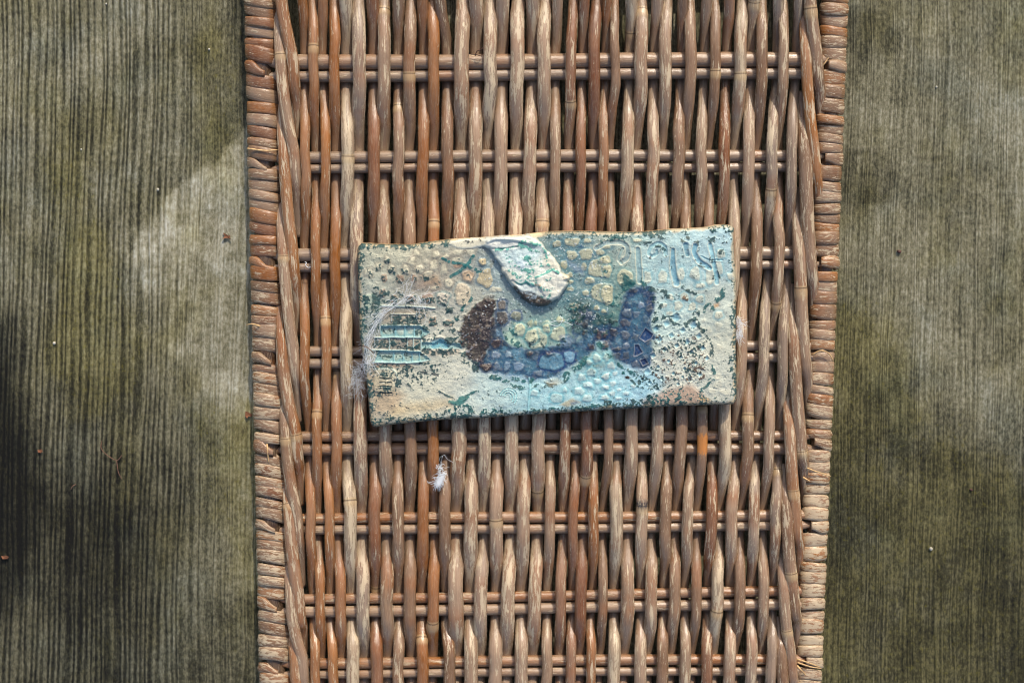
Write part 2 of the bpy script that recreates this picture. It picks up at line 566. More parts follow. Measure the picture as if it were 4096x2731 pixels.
def right_masks(x, y):
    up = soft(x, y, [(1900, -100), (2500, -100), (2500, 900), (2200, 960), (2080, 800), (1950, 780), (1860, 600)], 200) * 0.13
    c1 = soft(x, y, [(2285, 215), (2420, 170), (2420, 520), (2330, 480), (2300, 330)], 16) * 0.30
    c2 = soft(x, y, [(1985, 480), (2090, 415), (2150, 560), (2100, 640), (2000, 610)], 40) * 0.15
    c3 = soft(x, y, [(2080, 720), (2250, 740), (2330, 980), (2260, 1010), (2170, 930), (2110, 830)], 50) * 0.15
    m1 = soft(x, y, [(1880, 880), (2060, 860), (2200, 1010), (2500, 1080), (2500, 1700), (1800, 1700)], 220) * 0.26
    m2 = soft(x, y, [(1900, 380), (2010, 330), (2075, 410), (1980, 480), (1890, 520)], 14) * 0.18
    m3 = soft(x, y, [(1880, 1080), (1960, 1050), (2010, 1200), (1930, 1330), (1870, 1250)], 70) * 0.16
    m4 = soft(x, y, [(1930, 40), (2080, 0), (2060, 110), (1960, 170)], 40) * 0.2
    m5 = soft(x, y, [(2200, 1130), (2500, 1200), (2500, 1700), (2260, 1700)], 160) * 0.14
    alg = soft(x, y, [(1880, 640), (2040, 720), (2080, 900), (2300, 1060), (2420, 1250), (2420, 1700), (1820, 1700), (1850, 900)], 120) * 0.85 + 0.10
    fine = np.full(x.shape, 0.75)
    return {"pale": np.clip(up + c1 + c2 + c3, 0, 1), "dark_tone": np.clip(m1 + m2 + m3 + m4 + m5, 0, 1), "algae": np.clip(alg, 0, 1), "fine": fine}


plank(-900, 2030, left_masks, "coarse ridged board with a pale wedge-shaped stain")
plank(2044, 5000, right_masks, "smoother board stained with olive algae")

# ------------------------------------------------------------------ wicker panel
rs = np.random.RandomState(4)
rnd = random.Random(4)
panel = empty("wicker_panel", "narrow panel of woven brown rattan canes with wrapped edges lying on the boards", "wicker panel")

RUNGS = [  # (y left, y right, r) of the upper and lower rod of a pair; left at x=1200, right at x=3100
    ((-160, -168, 26), (-108, -117, 22)),
    ((250, 241, 31), (306, 294, 24)),
    ((628, 621, 24), (675, 667, 20)),
    ((1021, 1012, 27), (1072, 1061, 20)),
    ((1407, 1384, 21), (1453, 1428, 21)),
    ((1743, 1740, 21), (1796, 1792, 24)),
    ((2075, 2059, 22), (2120, 2102, 21)),
    ((2397, 2365, 21), (2445, 2416, 24)),
    ((2650, 2634, 22), (2694, 2678, 19)),
    ((2930, 2912, 22), (2975, 2955, 21)),
]


def rung_y(k, x):
    (a, b, r1), (c, d, r2) = RUNGS[k]
    f = (x - 1200) / 1900
    return 0.5 * ((a + (b - a) * f - r1) + (c + (d - c) * f + r2))


def edge_l_out(y): return 980 + 62 * y / H
def edge_l_in(y): return 1105 + 62 * y / H
def edge_r_in(y): return 3284 - 98 * y / H
def edge_r_out(y): return 3391 - 108 * y / H


COL = {
    'o': (158, 96, 36), 'r': (128, 74, 36), 'b': (130, 95, 66), 't': (162, 131, 104), 'g': (150, 129, 110), 'w': (176, 155, 128), 'd': (104, 76, 54), 'p': (174, 144, 118),
}


def paint(o, key, peel=0.3, jit=10):
    c = np.array(COL[key]) + rs.randint(-jit, jit + 1)
    c = lin(*np.clip(c, 5, 250)) * 0.86
    o.color = (c[0], c[1], c[2], peel)


# rods
for k, pair in enumerate(RUNGS):
    for q, (ya, yb, r) in enumerate(pair):
        xs = np.linspace(edge_l_in(ya) - 52, edge_r_in(yb) + 44, 90)
        ys = ya + (yb - ya) * (xs - 1200) / 1900 + 2.5 * np.sin(xs / 310 + k * 2 + q)
        zz = 1.5 * np.sin(xs / 130 + q)
        rr = r * (1 + 0.02 * np.sin(xs / 77 + k)) * SCL(xs, ys, zz)
        end = np.minimum(xs - xs[0], xs[-1] - xs)
        rr = rr * (0.45 + 0.55 * sstep(0, 60, end))
        v, f, uv = tube(P(xs, ys, zz), rr, 14)
        ring = np.zeros(len(v))
        o = mesh_obj("rung", v, f, M_RUNG, panel, uv, {"ring": ring})
        paint(o, ('t' if k == 1 else 'o') if (k in (1, 6, 7) and q == 0) or (k == 8 and q == 0) else (('t' if k > 5 else 'b' if k == 5 else 'g')), 0.12 + 0.1 * (k > 5), 8)

# x of every cane where it passes over a rod pair (odd canes over odd pairs, even over even)
OVER = {
    1: [1255, 1339, 1436, 1538, 1640, 1735, 1847, 1959, 2069, 2176, 2283, 2378, 2459, 2565, 2664, 2761, 2862, 2963, 3048, 3131],
    2: [1222, 1302, 1389, 1495, 1594, 1691, 1791, 1898, 2004, 2118, 2221, 2324, 2415, 2509, 2613, 2714, 2805, 2897, 2994, 3088, 3169],
    3: [1265, 1341, 1425, 1537, 1641, 1734, 1842, 1950, 2058, 2166, 2272, 2362, 2448, 2549, 2650, 2745, 2838, 2937, 3025, 3116],
    4: [1220, 1305, 1385, 1497, 1592, 1690, 1784, 1891, 1996, 2106, 2210, 2308, 2395, 2487, 2590, 2688, 2780, 2871, 2965, 3055, 3131],
    5: [1268, 1347, 1441, 1543, 1641, 1732, 1834, 1938, 2046, 2154, 2261, 2346, 2435, 2529, 2631, 2724, 2810, 2900, 2991, 3076],
    6: [1244, 1317, 1403, 1500, 1591, 1689, 1776, 1884, 1987, 2094, 2199, 2293, 2374, 2465, 2564, 2660, 2752, 2845, 2927, 3015, 3102],
    7: [1283, 1362, 1453, 1550, 1642, 1733, 1823, 1923, 2033, 2138, 2242, 2325, 2408, 2511, 2603, 2698, 2786, 2869, 2959, 3055],
    8: [1261, 1334, 1411, 1508, 1594, 1689, 1798, 1883, 1980, 2084, 2186, 2282, 2363, 2455, 2562, 2650, 2743, 2825, 2917, 3004, 3088],
}
WID = {
    1: [80, 85, 108, 102, 98, 95, 120, 105, 112, 108, 85, 92, 80, 105, 98, 92, 84, 100, 90, 84],
    0: [80, 78, 104, 97, 95, 92, 96, 108, 106, 108, 84, 80, 80, 98, 95, 94, 84, 88, 92, 88, 88],
}
C_ODD = "oogtbotgttrrbttbbwbt"
C_EVEN = "oowrbobtpptrowtbtrtgg"


def cane(j):
    odd = j % 2
    i = j // 2
    ks = [1, 3, 5, 7] if odd else [2, 4, 6, 8]
    ky = [rung_y(k, OVER[k][i]) for k in ks]
    kx = [OVER[k][i] for k in ks]
    # add the pairs outside the frame
    sl = (kx[-1] - kx[0]) / (ky[-1] - ky[0])
    xall, yall, over = {}, {}, {}
    for k in range(10):
        is_over = (k % 2) == odd
        y0 = 0.5 * (rung_y(k, 1200) + rung_y(k, 3100))
        if k in ks:
            x = OVER[k][i]
        else:
            x = np.interp(y0, ky, kx, left=kx[0] + sl * (y0 - ky[0]), right=kx[-1] + sl * (y0 - ky[-1]))
            if not is_over:
                x += rs.uniform(-6, 6)
                if i > 11 and odd:
                    x -= 12
                if i > 11 and not odd:
                    x += -4
        xall[k], over[k] = x, is_over
        yall[k] = rung_y(k, x)
    if j == 12:
        xall[0] = 1752
    wd = WID[odd][i] / 1.96 / 2
    h = 44 + 0.25 * (wd - 24)
    ys = np.arange(-190, H + 190, 11.0)
    kyy = np.array([yall[k] for k in range(10)])
    kxx = np.array([xall[k] for k in range(10)])
    hold = 38
    X, Z, R = [], [], []
    for y in ys:
        k = int(np.clip(np.searchsorted(kyy, y) - 1, 0, 8))
        a, b = kyy[k] + hold * (1 if over[k] else 0.45), kyy[k + 1] - hold * (1 if over[k + 1] else 0.45)
        t = np.clip((y - a) / (b - a), 0, 1)
        s = (1 - math.cos(math.pi * t)) / 2
        sx = 0.5 * t + 0.5 * s
        X.append(kxx[k] * (1 - sx) + kxx[k + 1] * sx)
        za = h if over[k] else -37
        zb = h if over[k + 1] else -37
        Z.append(za * (1 - s) + zb * s)
        un = 0.92 if i < 12 else 0.80
        ra = 1.0 if over[k] else un
        rb = 1.0 if over[k + 1] else un
        s2 = s
        R.append((ra * (1 - s2) + rb * s2) + 0.05 * math.sin(math.pi * t))
    X = np.array(X); Z = np.array(Z); R = np.array(R) * wd
    X += 2.0 * np.interp(ys, np.arange(-200, 3000, 90), rs.randn(36)[:36])
    R *= 1 + 0.025 * np.interp(ys, np.arange(-200, 3000, 60), rs.randn(54)[:54])
    ring = np.zeros(len(ys))
    scar = np.zeros(len(ys)); ink = np.zeros(len(ys))
    joints = []
    if rs.rand() < 0.5:
        joints.append(rs.uniform(0, H))
    if rs.rand() < 0.2:
        joints.append(rs.uniform(0, H))
    joints = JOINT.get(j, joints)
    for jy in joints:
        d = ys - jy
        R *= 1 + 0.07 * np.exp(-(d / 12) ** 2)
        ring = np.maximum(ring, np.where(np.abs(d) < 30, 0.75 * np.exp(-(d / 16) ** 2), 0))
        ii = int(np.argmin(np.abs(d + 14)))
        ring[ii] = 1.0
        R[ii] *= 0.97
    if j == 33:
        scar = sstep(1690, 1775, ys) * sstep(1855, 1770, ys)
    if j == 28:
        ink = sstep(1990, 2012, ys) * sstep(2046, 2018, ys)
    sides = 14
    lob = 1 + 0.03 * rs.randn(sides)[None, :] + 0.012 * rs.randn(len(ys), sides)
    v, f, uv = tube(P(X, ys, Z), R * SCL(X, ys, Z), sides, lobes=lob)
    pad = lambda q: np.concatenate([np.repeat(q, sides), [0, 0]])
    o = mesh_obj("cane", v, f, M_CANE, panel, uv, {"ring": pad(ring), "scar": pad(scar), "ink": pad(ink), "settle": pad(sstep(22, -26, Z))})
    key = (C_ODD if odd else C_EVEN)[i]
    paint(o, key, {'w': 0.40, 'g': 0.36, 't': 0.30, 'p': 0.26}.get(key, 0.14) + rs.uniform(-0.1, 0.12))


JOINT = {1: [200, 1660], 0: [1800], 2: [1290], 4: [640, 2010], 6: [2350], 8: [440], 11: [900, 2500], 3: [1500], 21: [420], 20: [950], 27: [60],
         33: [300, 1640], 35: [310, 2450], 38: [770], 39: [1220], 28: [2040], 16: [2090], 10: [2560], 24: [1750]}
for j in range(41):
    cane(j)

# the two canes twisted along each edge: each passes over two rod pairs, then dives
BL = {1: (1125, 1173), 2: (1137, 1179), 3: (1134, 1174), 4: (1130, 1176), 5: (1145, 1186), 6: (1160, 1191), 7: (1166, 1196), 8: (1181, 1212)}
BR = {1: (3225, 3269), 2: (3219, 3261), 3: (3197, 3240), 4: (3177, 3218), 5: (3160, 3205), 6: (3146, 3185), 7: (3136, 3174), 8: (3126, 3167)}
for tab in (BL, BR):
    tab[0] = (2 * tab[1][0] - tab[2][0] - 3, 2 * tab[1][1] - tab[2][1] - 3)
    tab[9] = (2 * tab[8][0] - tab[7][0], 2 * tab[8][1] - tab[7][1])
    cols = "ototobotobt" if tab is BL else "bobtbobtbbb"
    for k in range(0, 9):
        xl, xr = tab[k][0], tab[k + 1][1]
        yk, yn = rung_y(k, xl), rung_y(k + 1, xr)
        yp = rung_y(k - 1, xl) if k > 0 else yk - 380
        ynn = rung_y(k + 2, xr) if k < 8 else yn + 300
        pts = [(xl - 16, yk - 0.72 * (yk - yp), -26), (xl - 11, yk - 0.45 * (yk - yp), 6), (xl - 2, yk - 55, 40), (xl + 3, yk + 40, 48), (0.6 * xl + 0.4 * xr, 0.5 * (yk + yn), 47),
               (xr - 5, yn - 45, 44), (xr + 3, yn + 50, 36), (xr + 12, yn + 0.38 * (ynn - yn), 2), (xr + 15, yn + 0.75 * (ynn - yn), -32)]
        p = smooth_line(pts, 110)
        r0 = rs.uniform(23, 26)
        tt = np.linspace(0, 1, len(p))
        rr = r0 * (0.62 + 0.38 * sstep(0, 0.25, tt)) * (0.75 + 0.25 * sstep(1, 0.8, tt)) * SCL(p[:, 0], p[:, 1], p[:, 2])
        lob = 1 + 0.03 * rs.randn(14)[None, :] + 0.01 * rs.randn(len(p), 14)
        ring = np.zeros(len(p))
        if rs.rand() < 0.6:
            jt = rs.uniform(0.2, 0.8)
            d = (tt - jt) * 900
            ring = 0.75 * np.exp(-(d / 18) ** 2)
            ring[int(np.argmin(np.abs(d + 15)))] = 1
            rr = rr * (1 + 0.07 * np.exp(-(d / 12) ** 2))
        v, f, uv = tube(P(p[:, 0], p[:, 1], p[:, 2]), rr, 14, lobes=lob)
        o = mesh_obj("edge_cane", v, f, M_CANE, panel, uv, {"ring": np.concatenate([np.repeat(ring, 14), [0, 0]]), "settle": np.concatenate([np.repeat(sstep(26, -20, p[:, 2]), 14), [0, 0]])})
        paint(o, cols[k], 0.3)

# wrapped borders: a core rod and the strands bound round it
for side in ("left", "right"):
    fo, fi = (edge_l_out, edge_l_in) if side == "left" else (edge_r_out, edge_r_in)
    ys = np.linspace(-220, H + 220, 60)
    xo, xi = fo(ys), fi(ys)
    cx = 0.5 * (xo + xi)
    v, f, uv = tube(P(cx, ys, -14 + 0 * ys), (abs(xi - xo) / 2 - 20), 12, 0.95)
    o = mesh_obj("border_core", v, f, M_WRAP, panel, uv)
    paint(o, 'd', 0.0)
    o.color = tuple(lin(58, 38, 26)) + (0.0,)
    pitch = 47.0
    y = -120.0
    while y < H + 120:
        step = pitch * rs.uniform(0.76, 1.22)
        near = None
        for k in range(10):
            yr = rung_y(k, 1120 if side == "left" else 3270)
            if abs(y - yr) < step / 2:
                near = yr
        a = abs(fi(y) - fo(y)) / 2
        c = 0.5 * (fi(y) + fo(y))
        sg = 1 if side == "left" else -1
        slope = (0.15 if side == "left" else 0.07) + rs.uniform(-0.09, 0.09)
        wob = rs.uniform(-2, 2)

        def strand(y0, p0, p1, half, slope, bulge, tail=0.0, drop=0.0, thick=13.0):
            n = 18
            ph = np.linspace(p0, p1, n)
            lift = 0.52
            px = c - sg * (a - 4) * np.cos(ph)
            pz = -14 + (a * 0.66) * np.sin(ph) + bulge
            t = np.linspace(0, 1, n)
            py = y0 + slope * (px - c) + drop * sstep(0.55, 1, t) + 2.2 * np.sin(t * 5 + y0)
            hw = half * (1 - tail * sstep(0.6, 1.0, t)) * (1 + 0.06 * np.sin(t * 7 + y0))
            P3 = P(px, py, pz)
            s = SCL(px, py, pz)
            tg = np.gradient(P3, axis=0); tg /= np.linalg.norm(tg, axis=1)[:, None]
            up = np.array([0, 1.0, 0])
            nrm = np.cross(tg, up); nrm /= np.linalg.norm(nrm, axis=1)[:, None]
            if nrm[n // 2][2] < 0:
                nrm = -nrm
            m = 12
            al = np.linspace(0, 2 * math.pi, m, endpoint=False)
            ca, sa = np.cos(al), np.sin(al)
            rough = 1 + 0.05 * rs.randn(m)
            V = P3[:, None, :] + (hw * s)[:, None, None] * (np.sign(ca) * np.abs(ca) ** 0.8 * rough)[None, :, None] * up + (thick * s)[:, None, None] * (np.sign(sa) * np.abs(sa) ** 0.75 * (1 + 0.10 * rs.randn(m)))[None, :, None] * nrm[:, None, :]
            L = np.concatenate([[0], np.cumsum(np.linalg.norm(np.diff(P3, axis=0), axis=1))])
            UV = np.stack([np.broadcast_to(np.arange(m) / m, (n, m)), np.broadcast_to(L[:, None] / 60, (n, m))], -1).reshape(-1, 2)
            fc = [list(q) for q in grid_faces(n, m, True).tolist()] + [list(range(m))[::-1], list(range((n - 1) * m, n * m))]
            o = mesh_obj("wrap_strand", V.reshape(-1, 3), fc, M_WRAP, panel, UV)
            low = y / H
            if side == "left":
                key = rs.choice(list("tobr" if low < 0.5 else "rbob"))
                paint(o, key, 0.10 + 0.24 * sstep(0.3, 0.6, low) + rs.uniform(-0.1, 0.12))
            else:
                key = rs.choice(list("btob" if low < 0.5 else "tbpo"))
                paint(o, key, 0.22 + 0.30 * sstep(0.4, 0.8, low) + rs.uniform(-0.1, 0.12))

        bulge = rs.uniform(-5, 6)
        if near is None:
            strand(y, -0.55, math.pi + 0.5, step * 0.55, slope, bulge, 0.0, rs.uniform(-5, 5), rs.uniform(7.5, 10.5))
        else:
            if side == "left":
                strand(y - 2, -0.55, 1.75, step * 0.52, slope, bulge - 1, 0.55, 18)
                strand(y + 30, 1.95, math.pi + 0.45, 16, slope + 0.5, -8, 0.2, 10)
            else:
                strand(y, -0.55, 1.85, step * 0.5, slope, bulge - 2, 0.35, -4)
                strand(y + 28, 2.15, math.pi + 0.45, 17, -0.45, -8, 0.3, 6)
        y += step

# loose straw strands at the bottom right of the wrapping
for pts in ([(3186, 2634, 30), (3230, 2648, 44), (3278, 2666, 28)], [(3188, 2660, 34), (3206, 2680, 40), (3230, 2706, 20)], [(3190, 2648, 30), (3240, 2665, 42), (3285, 2672, 26)],
            [(3214, 1866, 26), (3262, 1884, 46), (3322, 1904, 22)], [(3212, 1908, 20), (3240, 1924, 36)], [(3246, 1420, 24), (3286, 1402, 46), (3318, 1416, 40), (3334, 1446, 30)],
            [(1068, 1768, 30), (1070, 1800, 44), (1074, 1850, 34)], [(1052, 1310, 24), (1012, 1296, 40), (985, 1300, 20)], [(990, 595, 30), (1060, 603, 46), (1110, 600, 40)],
            [(3268, 246, 20), (3290, 262, 34), (3314, 232, 40)], [(3250, 985, 24), (3262, 1000, 40)], [(3270, 655, 30), (3280, 640, 44), (3272, 615, 34)]):
    p = smooth_line(pts, 14)
    v, f, uv = tube(P(p[:, 0], p[:, 1], p[:, 2]), np.linspace(4.5, 2.2, len(p)), 6, 0.5)
    mesh_obj("loose_strand", v, f, M_STRAW, panel, uv)

# ------------------------------------------------------------------ ceramic tile
K = 0.92          # photographed sunlit tone -> surface colour
CROPS = {'A': (1420, 900, 3.733), 'B': (1420, 1300, 3.733), 'C': (1920, 900, 3.733), 'D': (1920, 1300, 3.733), 'E': (2420, 880, 3.734), 'F': (2420, 1250, 3.734)}


def cp(c, pts):
    x0, y0, k = CROPS[c]
    return np.array([(x0 + a / k, y0 + b / k) for a, b in pts], float)


def mixpts(*parts):
    return np.vstack([cp(c, p) for c, p in parts])


class Relief:
    """relief, glaze colour and gloss of a ceramic surface, worked out point by point"""

    def __init__(self, x, y, base, seed=0):
        self.x, self.y = x, y
        n = len(x)
        self.h = np.zeros(n)
        self.c = base.copy()
        self.g = np.full(n, 0.85)
        self.wx = x + (fbm(x, y, 34, 21 + seed, 3) - 0.5) * 20
        self.wy = y + (fbm(x, y, 34, 22 + seed, 3) - 0.5) * 20
        self.n1 = 0.72 * fbm(x, y, 15, 31 + seed, 3) + 0.28 * fbm(x, y, 5, 35 + seed, 2)
        self.n2 = fbm(x, y, 26, 32 + seed, 4)
        self.n3 = fbm(x, y, 70, 33 + seed, 4)
        self.n4 = fbm(x, y, 7, 34 + seed, 2)
        self.n5 = 0.66 * fbm(x, y, 7, 36 + seed, 2) + 0.4 * fbm(x, y, 24, 37 + seed, 2)
        self.thr = {}

    def sel(self, x0, x1, y0, y1, m=40):
        return np.nonzero((self.x > x0 - m) & (self.x < x1 + m) & (self.y > y0 - m) & (self.y < y1 + m))[0]

    def paint(self, i, m, col, gloss=None):
        m = m[:, None]
        self.c[i] = self.c[i] * (1 - m) + np.asarray(col) * m
        if gloss is not None:
            self.g[i] = self.g[i] * (1 - m[:, 0]) + gloss * m[:, 0]

    def region(self, pts, col, soft=6, amt=1.0, gloss=None, h=0.0, warp=1.0, tex=0.0):
        pts = np.asarray(pts)
        i = self.sel(pts[:, 0].min(), pts[:, 0].max(), pts[:, 1].min(), pts[:, 1].max(), 40 + soft * 2)
        x = self.x[i] + (self.wx[i] - self.x[i]) * warp
        y = self.y[i] + (self.wy[i] - self.y[i]) * warp
        d = sdf_poly(x, y, pts)
        if tex:
            d = d + (self.n2[i] - 0.5) * tex
        m = sstep(-soft, soft, d)
        if col is not None:
            self.paint(i, m * amt, col, gloss)
        if h:
            self.h[i] += h * m
        return i, m

    def blob(self, c, cx, cy, rx, ry, h=8.0, col=None, amt=0.55, pool=None, pool_amt=0.0, tex=0.10, rot=0.0):
        (cx, cy), = cp(c, [(cx, cy)])
        k = CROPS[c][2]
        rx, ry = rx / k, ry / k
        i = self.sel(cx - rx, cx + rx, cy - ry, cy + ry, 26)
        x, y = self.wx[i] * 0.6 + self.x[i] * 0.4 - cx, self.wy[i] * 0.6 + self.y[i] * 0.4 - cy
        th = np.arctan2(y, x)
        ph = (cx * 0.37 + cy * 0.71)
        q = np.sqrt((np.abs(x) / rx) ** 2.6 + (np.abs(y) / ry) ** 2.6 + 1e-9) ** (2 / 2.6)
        q = q * (1 + tex * np.sin(3 * th + ph) + 0.6 * tex * np.sin(5 * th + 2 * ph))
        d = (1 - q) * min(rx, ry)
        m = sstep(-2.0, 2.5, d)
        self.h[i] += 0.36 * h * sstep(-5, 6, d) * (0.7 + 0.7 * self.n2[i])
        if pool is not None:
            mp = sstep(-13, -3, d) * (1 - m)
            self.paint(i, mp * pool_amt, pool, 0.95)
        if col is not None:
            v = (0.82 + 0.36 * self.n2[i])[:, None]
            mm = (m * amt)[:, None]
            self.c[i] = self.c[i] * (1 - mm) + np.asarray(col) * v * mm
        return i, m

    def flecks(self, pts, density, col, soft=20, seed='n1', amt=0.92, gloss=0.25, h=1.2, warp=1.0):
        pts = np.asarray(pts)
        i = self.sel(pts[:, 0].min(), pts[:, 0].max(), pts[:, 1].min(), pts[:, 1].max(), 20 + soft)
        x = self.x[i] + (self.wx[i] - self.x[i]) * warp
        y = self.y[i] + (self.wy[i] - self.y[i]) * warp
        d = sdf_poly(x, y, pts)
        self._fl(i, sstep(-soft, soft, d), density, col, seed, amt, gloss, h)

    def fleckline(self, pts, width, density, col, seed='n1', amt=0.92, gloss=0.25, h=1.2):
        pts = np.asarray(pts)
        i = self.sel(pts[:, 0].min(), pts[:, 0].max(), pts[:, 1].min(), pts[:, 1].max(), width + 20)
        d, _ = dist_line(self.x[i] * 0.6 + self.wx[i] * 0.4, self.y[i] * 0.6 + self.wy[i] * 0.4, pts)
        self._fl(i, sstep(width * 1.15, width * 0.35, d), density, col, seed, amt, gloss, h)

    def _fl(self, i, m, density, col, seed, amt, gloss, h):
        nz = getattr(self, seed)
        if seed not in self.thr:
            self.thr[seed] = np.sort(nz)
        s = self.thr[seed]
        t = s[int(np.clip(1 - 1.1 * density, 0.03, 0.999) * (len(s) - 1))]
        v = nz[i] - (1 - m) * 0.20
        f = sstep(t - 0.012, t + 0.03, v) * sstep(0.02, 0.35, m)
        cc = np.asarray(col) * (0.6 + 0.8 * self.n4[i])[:, None]
        mm = (f * amt)[:, None]
        self.c[i] = self.c[i] * (1 - mm) + cc * mm
        self.g[i] = self.g[i] * (1 - f * amt) + gloss * f * amt
        self.h[i] += h * f

    def groove(self, c, pts, wa, wb, depth, col, rim=None, amt=0.58, lip=0.7):
        p = smooth_line(cp(c, pts), 26)
        k = CROPS[c][2]
        wa, wb = wa / k / 2, wb / k / 2
        mw = max(wa, wb)
        i = self.sel(p[:, 0].min(), p[:, 0].max(), p[:, 1].min(), p[:, 1].max(), mw + 20)
        d, s = dist_line(self.x[i] * 0.7 + self.wx[i] * 0.3, self.y[i] * 0.7 + self.wy[i] * 0.3, p)
        ww = wa + (wb - wa) * s
        q = d / ww
        prof = np.clip(1 - q * q, 0, 1)
        self.h[i] -= 0.45 * depth * np.sqrt(prof)
        self.h[i] += lip * np.exp(-((q - 1.25) / 0.25) ** 2)
        m = sstep(1.05, 0.65, q)
        v = (0.85 + 0.3 * self.n2[i])[:, None]
        self.c[i] = self.c[i] * (1 - (m * amt)[:, None]) + np.asarray(col) * v * (m * amt)[:, None]
        self.g[i] = self.g[i] * (1 - m) + 1.0 * m
        if rim is not None:
            mr = np.exp(-((q - 1.2) / 0.22) ** 2) * 0.7
            self.paint(i, mr, rim)

    def pit(self, c, cx, cy, r, depth, col, rot=0.785):
        """a diamond punched into the clay"""
        (cx, cy), = cp(c, [(cx, cy)])
        r = r / CROPS[c][2]
        i = self.sel(cx - r, cx + r, cy - r, cy + r, 10)
        x, y = self.x[i] - cx, self.y[i] - cy
        xr = x * math.cos(0.2) + y * math.sin(0.2); yr = -x * math.sin(0.2) + y * math.cos(0.2)
        q = (np.abs(xr) + np.abs(yr)) / (r * 1.1)
        self.h[i] -= 0.8 * depth * np.clip(1.1 - q, 0, 1)
        self.h[i] += 0.22 * depth * np.exp(-((q - 1.3) / 0.25) ** 2)
        m = sstep(1.05, 0.5, q) * 0.7
        self.paint(i, m, col, 1.0)

    def ridge(self, c, pts, width, h, col=None, amt=0.7):
        p = cp(c, pts)
        wd = width / CROPS[c][2] / 2
        i = self.sel(p[:, 0].min(), p[:, 0].max(), p[:, 1].min(), p[:, 1].max(), wd + 12)
        d, _ = dist_line(self.x[i] * 0.8 + self.wx[i] * 0.2, self.y[i] * 0.8 + self.wy[i] * 0.2, p)
        m = sstep(wd * 1.4, wd * 0.3, d)
        self.h[i] += h * m
        if col is not None:
            self.paint(i, m * amt, col)


TEAL = lin(16, 92, 92) * 0.9
DTEAL = lin(24, 70, 72) * 0.85
NAVY = lin(40, 66, 112) * K
BLUE = lin(66, 104, 156) * K
BROWN = lin(52, 42, 38) * K
CREAM = lin(208, 203, 178) * K
TAN = lin(196, 160, 118) * K
RUST = lin(164, 122, 92) * K
AQUA = lin(146, 196, 202) * K
PALE = lin(222, 222, 208) * K
OCHRE = lin(190, 184, 150) * K

OUT_T = mixpts(('A', [(36, 380), (52, 318), (100, 274), (170, 268), (300, 282), (560, 292), (820, 296), (1100, 252), (1400, 214), (1700, 196), (1940, 182)]),
               ('C', [(300, 162), (640, 146), (800, 122), (1050, 100), (1250, 94), (1600, 94)]), ('E', [(0, 176), (300, 180), (600, 176), (850, 152), (1000, 136), (1300, 126), (1500, 112), (1650, 78), (1800, 72), (1880, 86), (1926, 122)]))
OUT_R = mixpts(('E', [(1926, 122), (1914, 250), (1930, 600), (1955, 850), (1958, 1200), (1960, 1500)]), ('F', [(1956, 300), (1962, 800), (1968, 1200), (1958, 1310), (1920, 1362)]))
OUT_B = mixpts(('B', [(228, 1440), (262, 1506), (330, 1520), (450, 1496), (700, 1468), (1000, 1438), (1300, 1412), (1700, 1392), (1940, 1384)]), ('D', [(300, 1366), (600, 1346), (1200, 1308), (1700, 1276)]),
               ('F', [(0, 1450), (300, 1440), (500, 1424), (1000, 1396), (1400, 1382), (1700, 1374), (1860, 1368), (1920, 1362)]))
OUT_L = mixpts(('A', [(36, 380), (40, 600), (44, 900), (56, 1200), (62, 1500)]), ('B', [(66, 150), (88, 300), (128, 560), (170, 850), (198, 1100), (218, 1350), (228, 1440)]))


def along(p, t):
    d = np.concatenate([[0], np.cumsum(np.hypot(*np.diff(p, axis=0).T))])
    d /= d[-1]
    return np.stack([np.interp(t, d, p[:, 0]), np.interp(t, d, p[:, 1])], -1)


NU, NV = 660, 330
# even spacing with crowding at the rim for a rounded edge
def crowd(n):
    return np.linspace(0, 1, n)
uu, vv = crowd(NU), crowd(NV)
T_, B_ = along(OUT_T, uu), along(OUT_B, uu)
L_, R_ = along(OUT_L, vv), along(OUT_R, vv)
U, V = np.meshgrid(uu, vv)
c00, c10, c01, c11 = T_[0], T_[-1], B_[0], B_[-1]
XY = ((1 - V)[..., None] * T_[None] + V[..., None] * B_[None] + (1 - U)[..., None] * L_[:, None] + U[..., None] * R_[:, None]
      - ((1 - U) * (1 - V))[..., None] * c00 - (U * (1 - V))[..., None] * c10 - ((1 - U) * V)[..., None] * c01 - (U * V)[..., None] * c11)
tx, ty = XY[..., 0].ravel(), XY[..., 1].ravel()

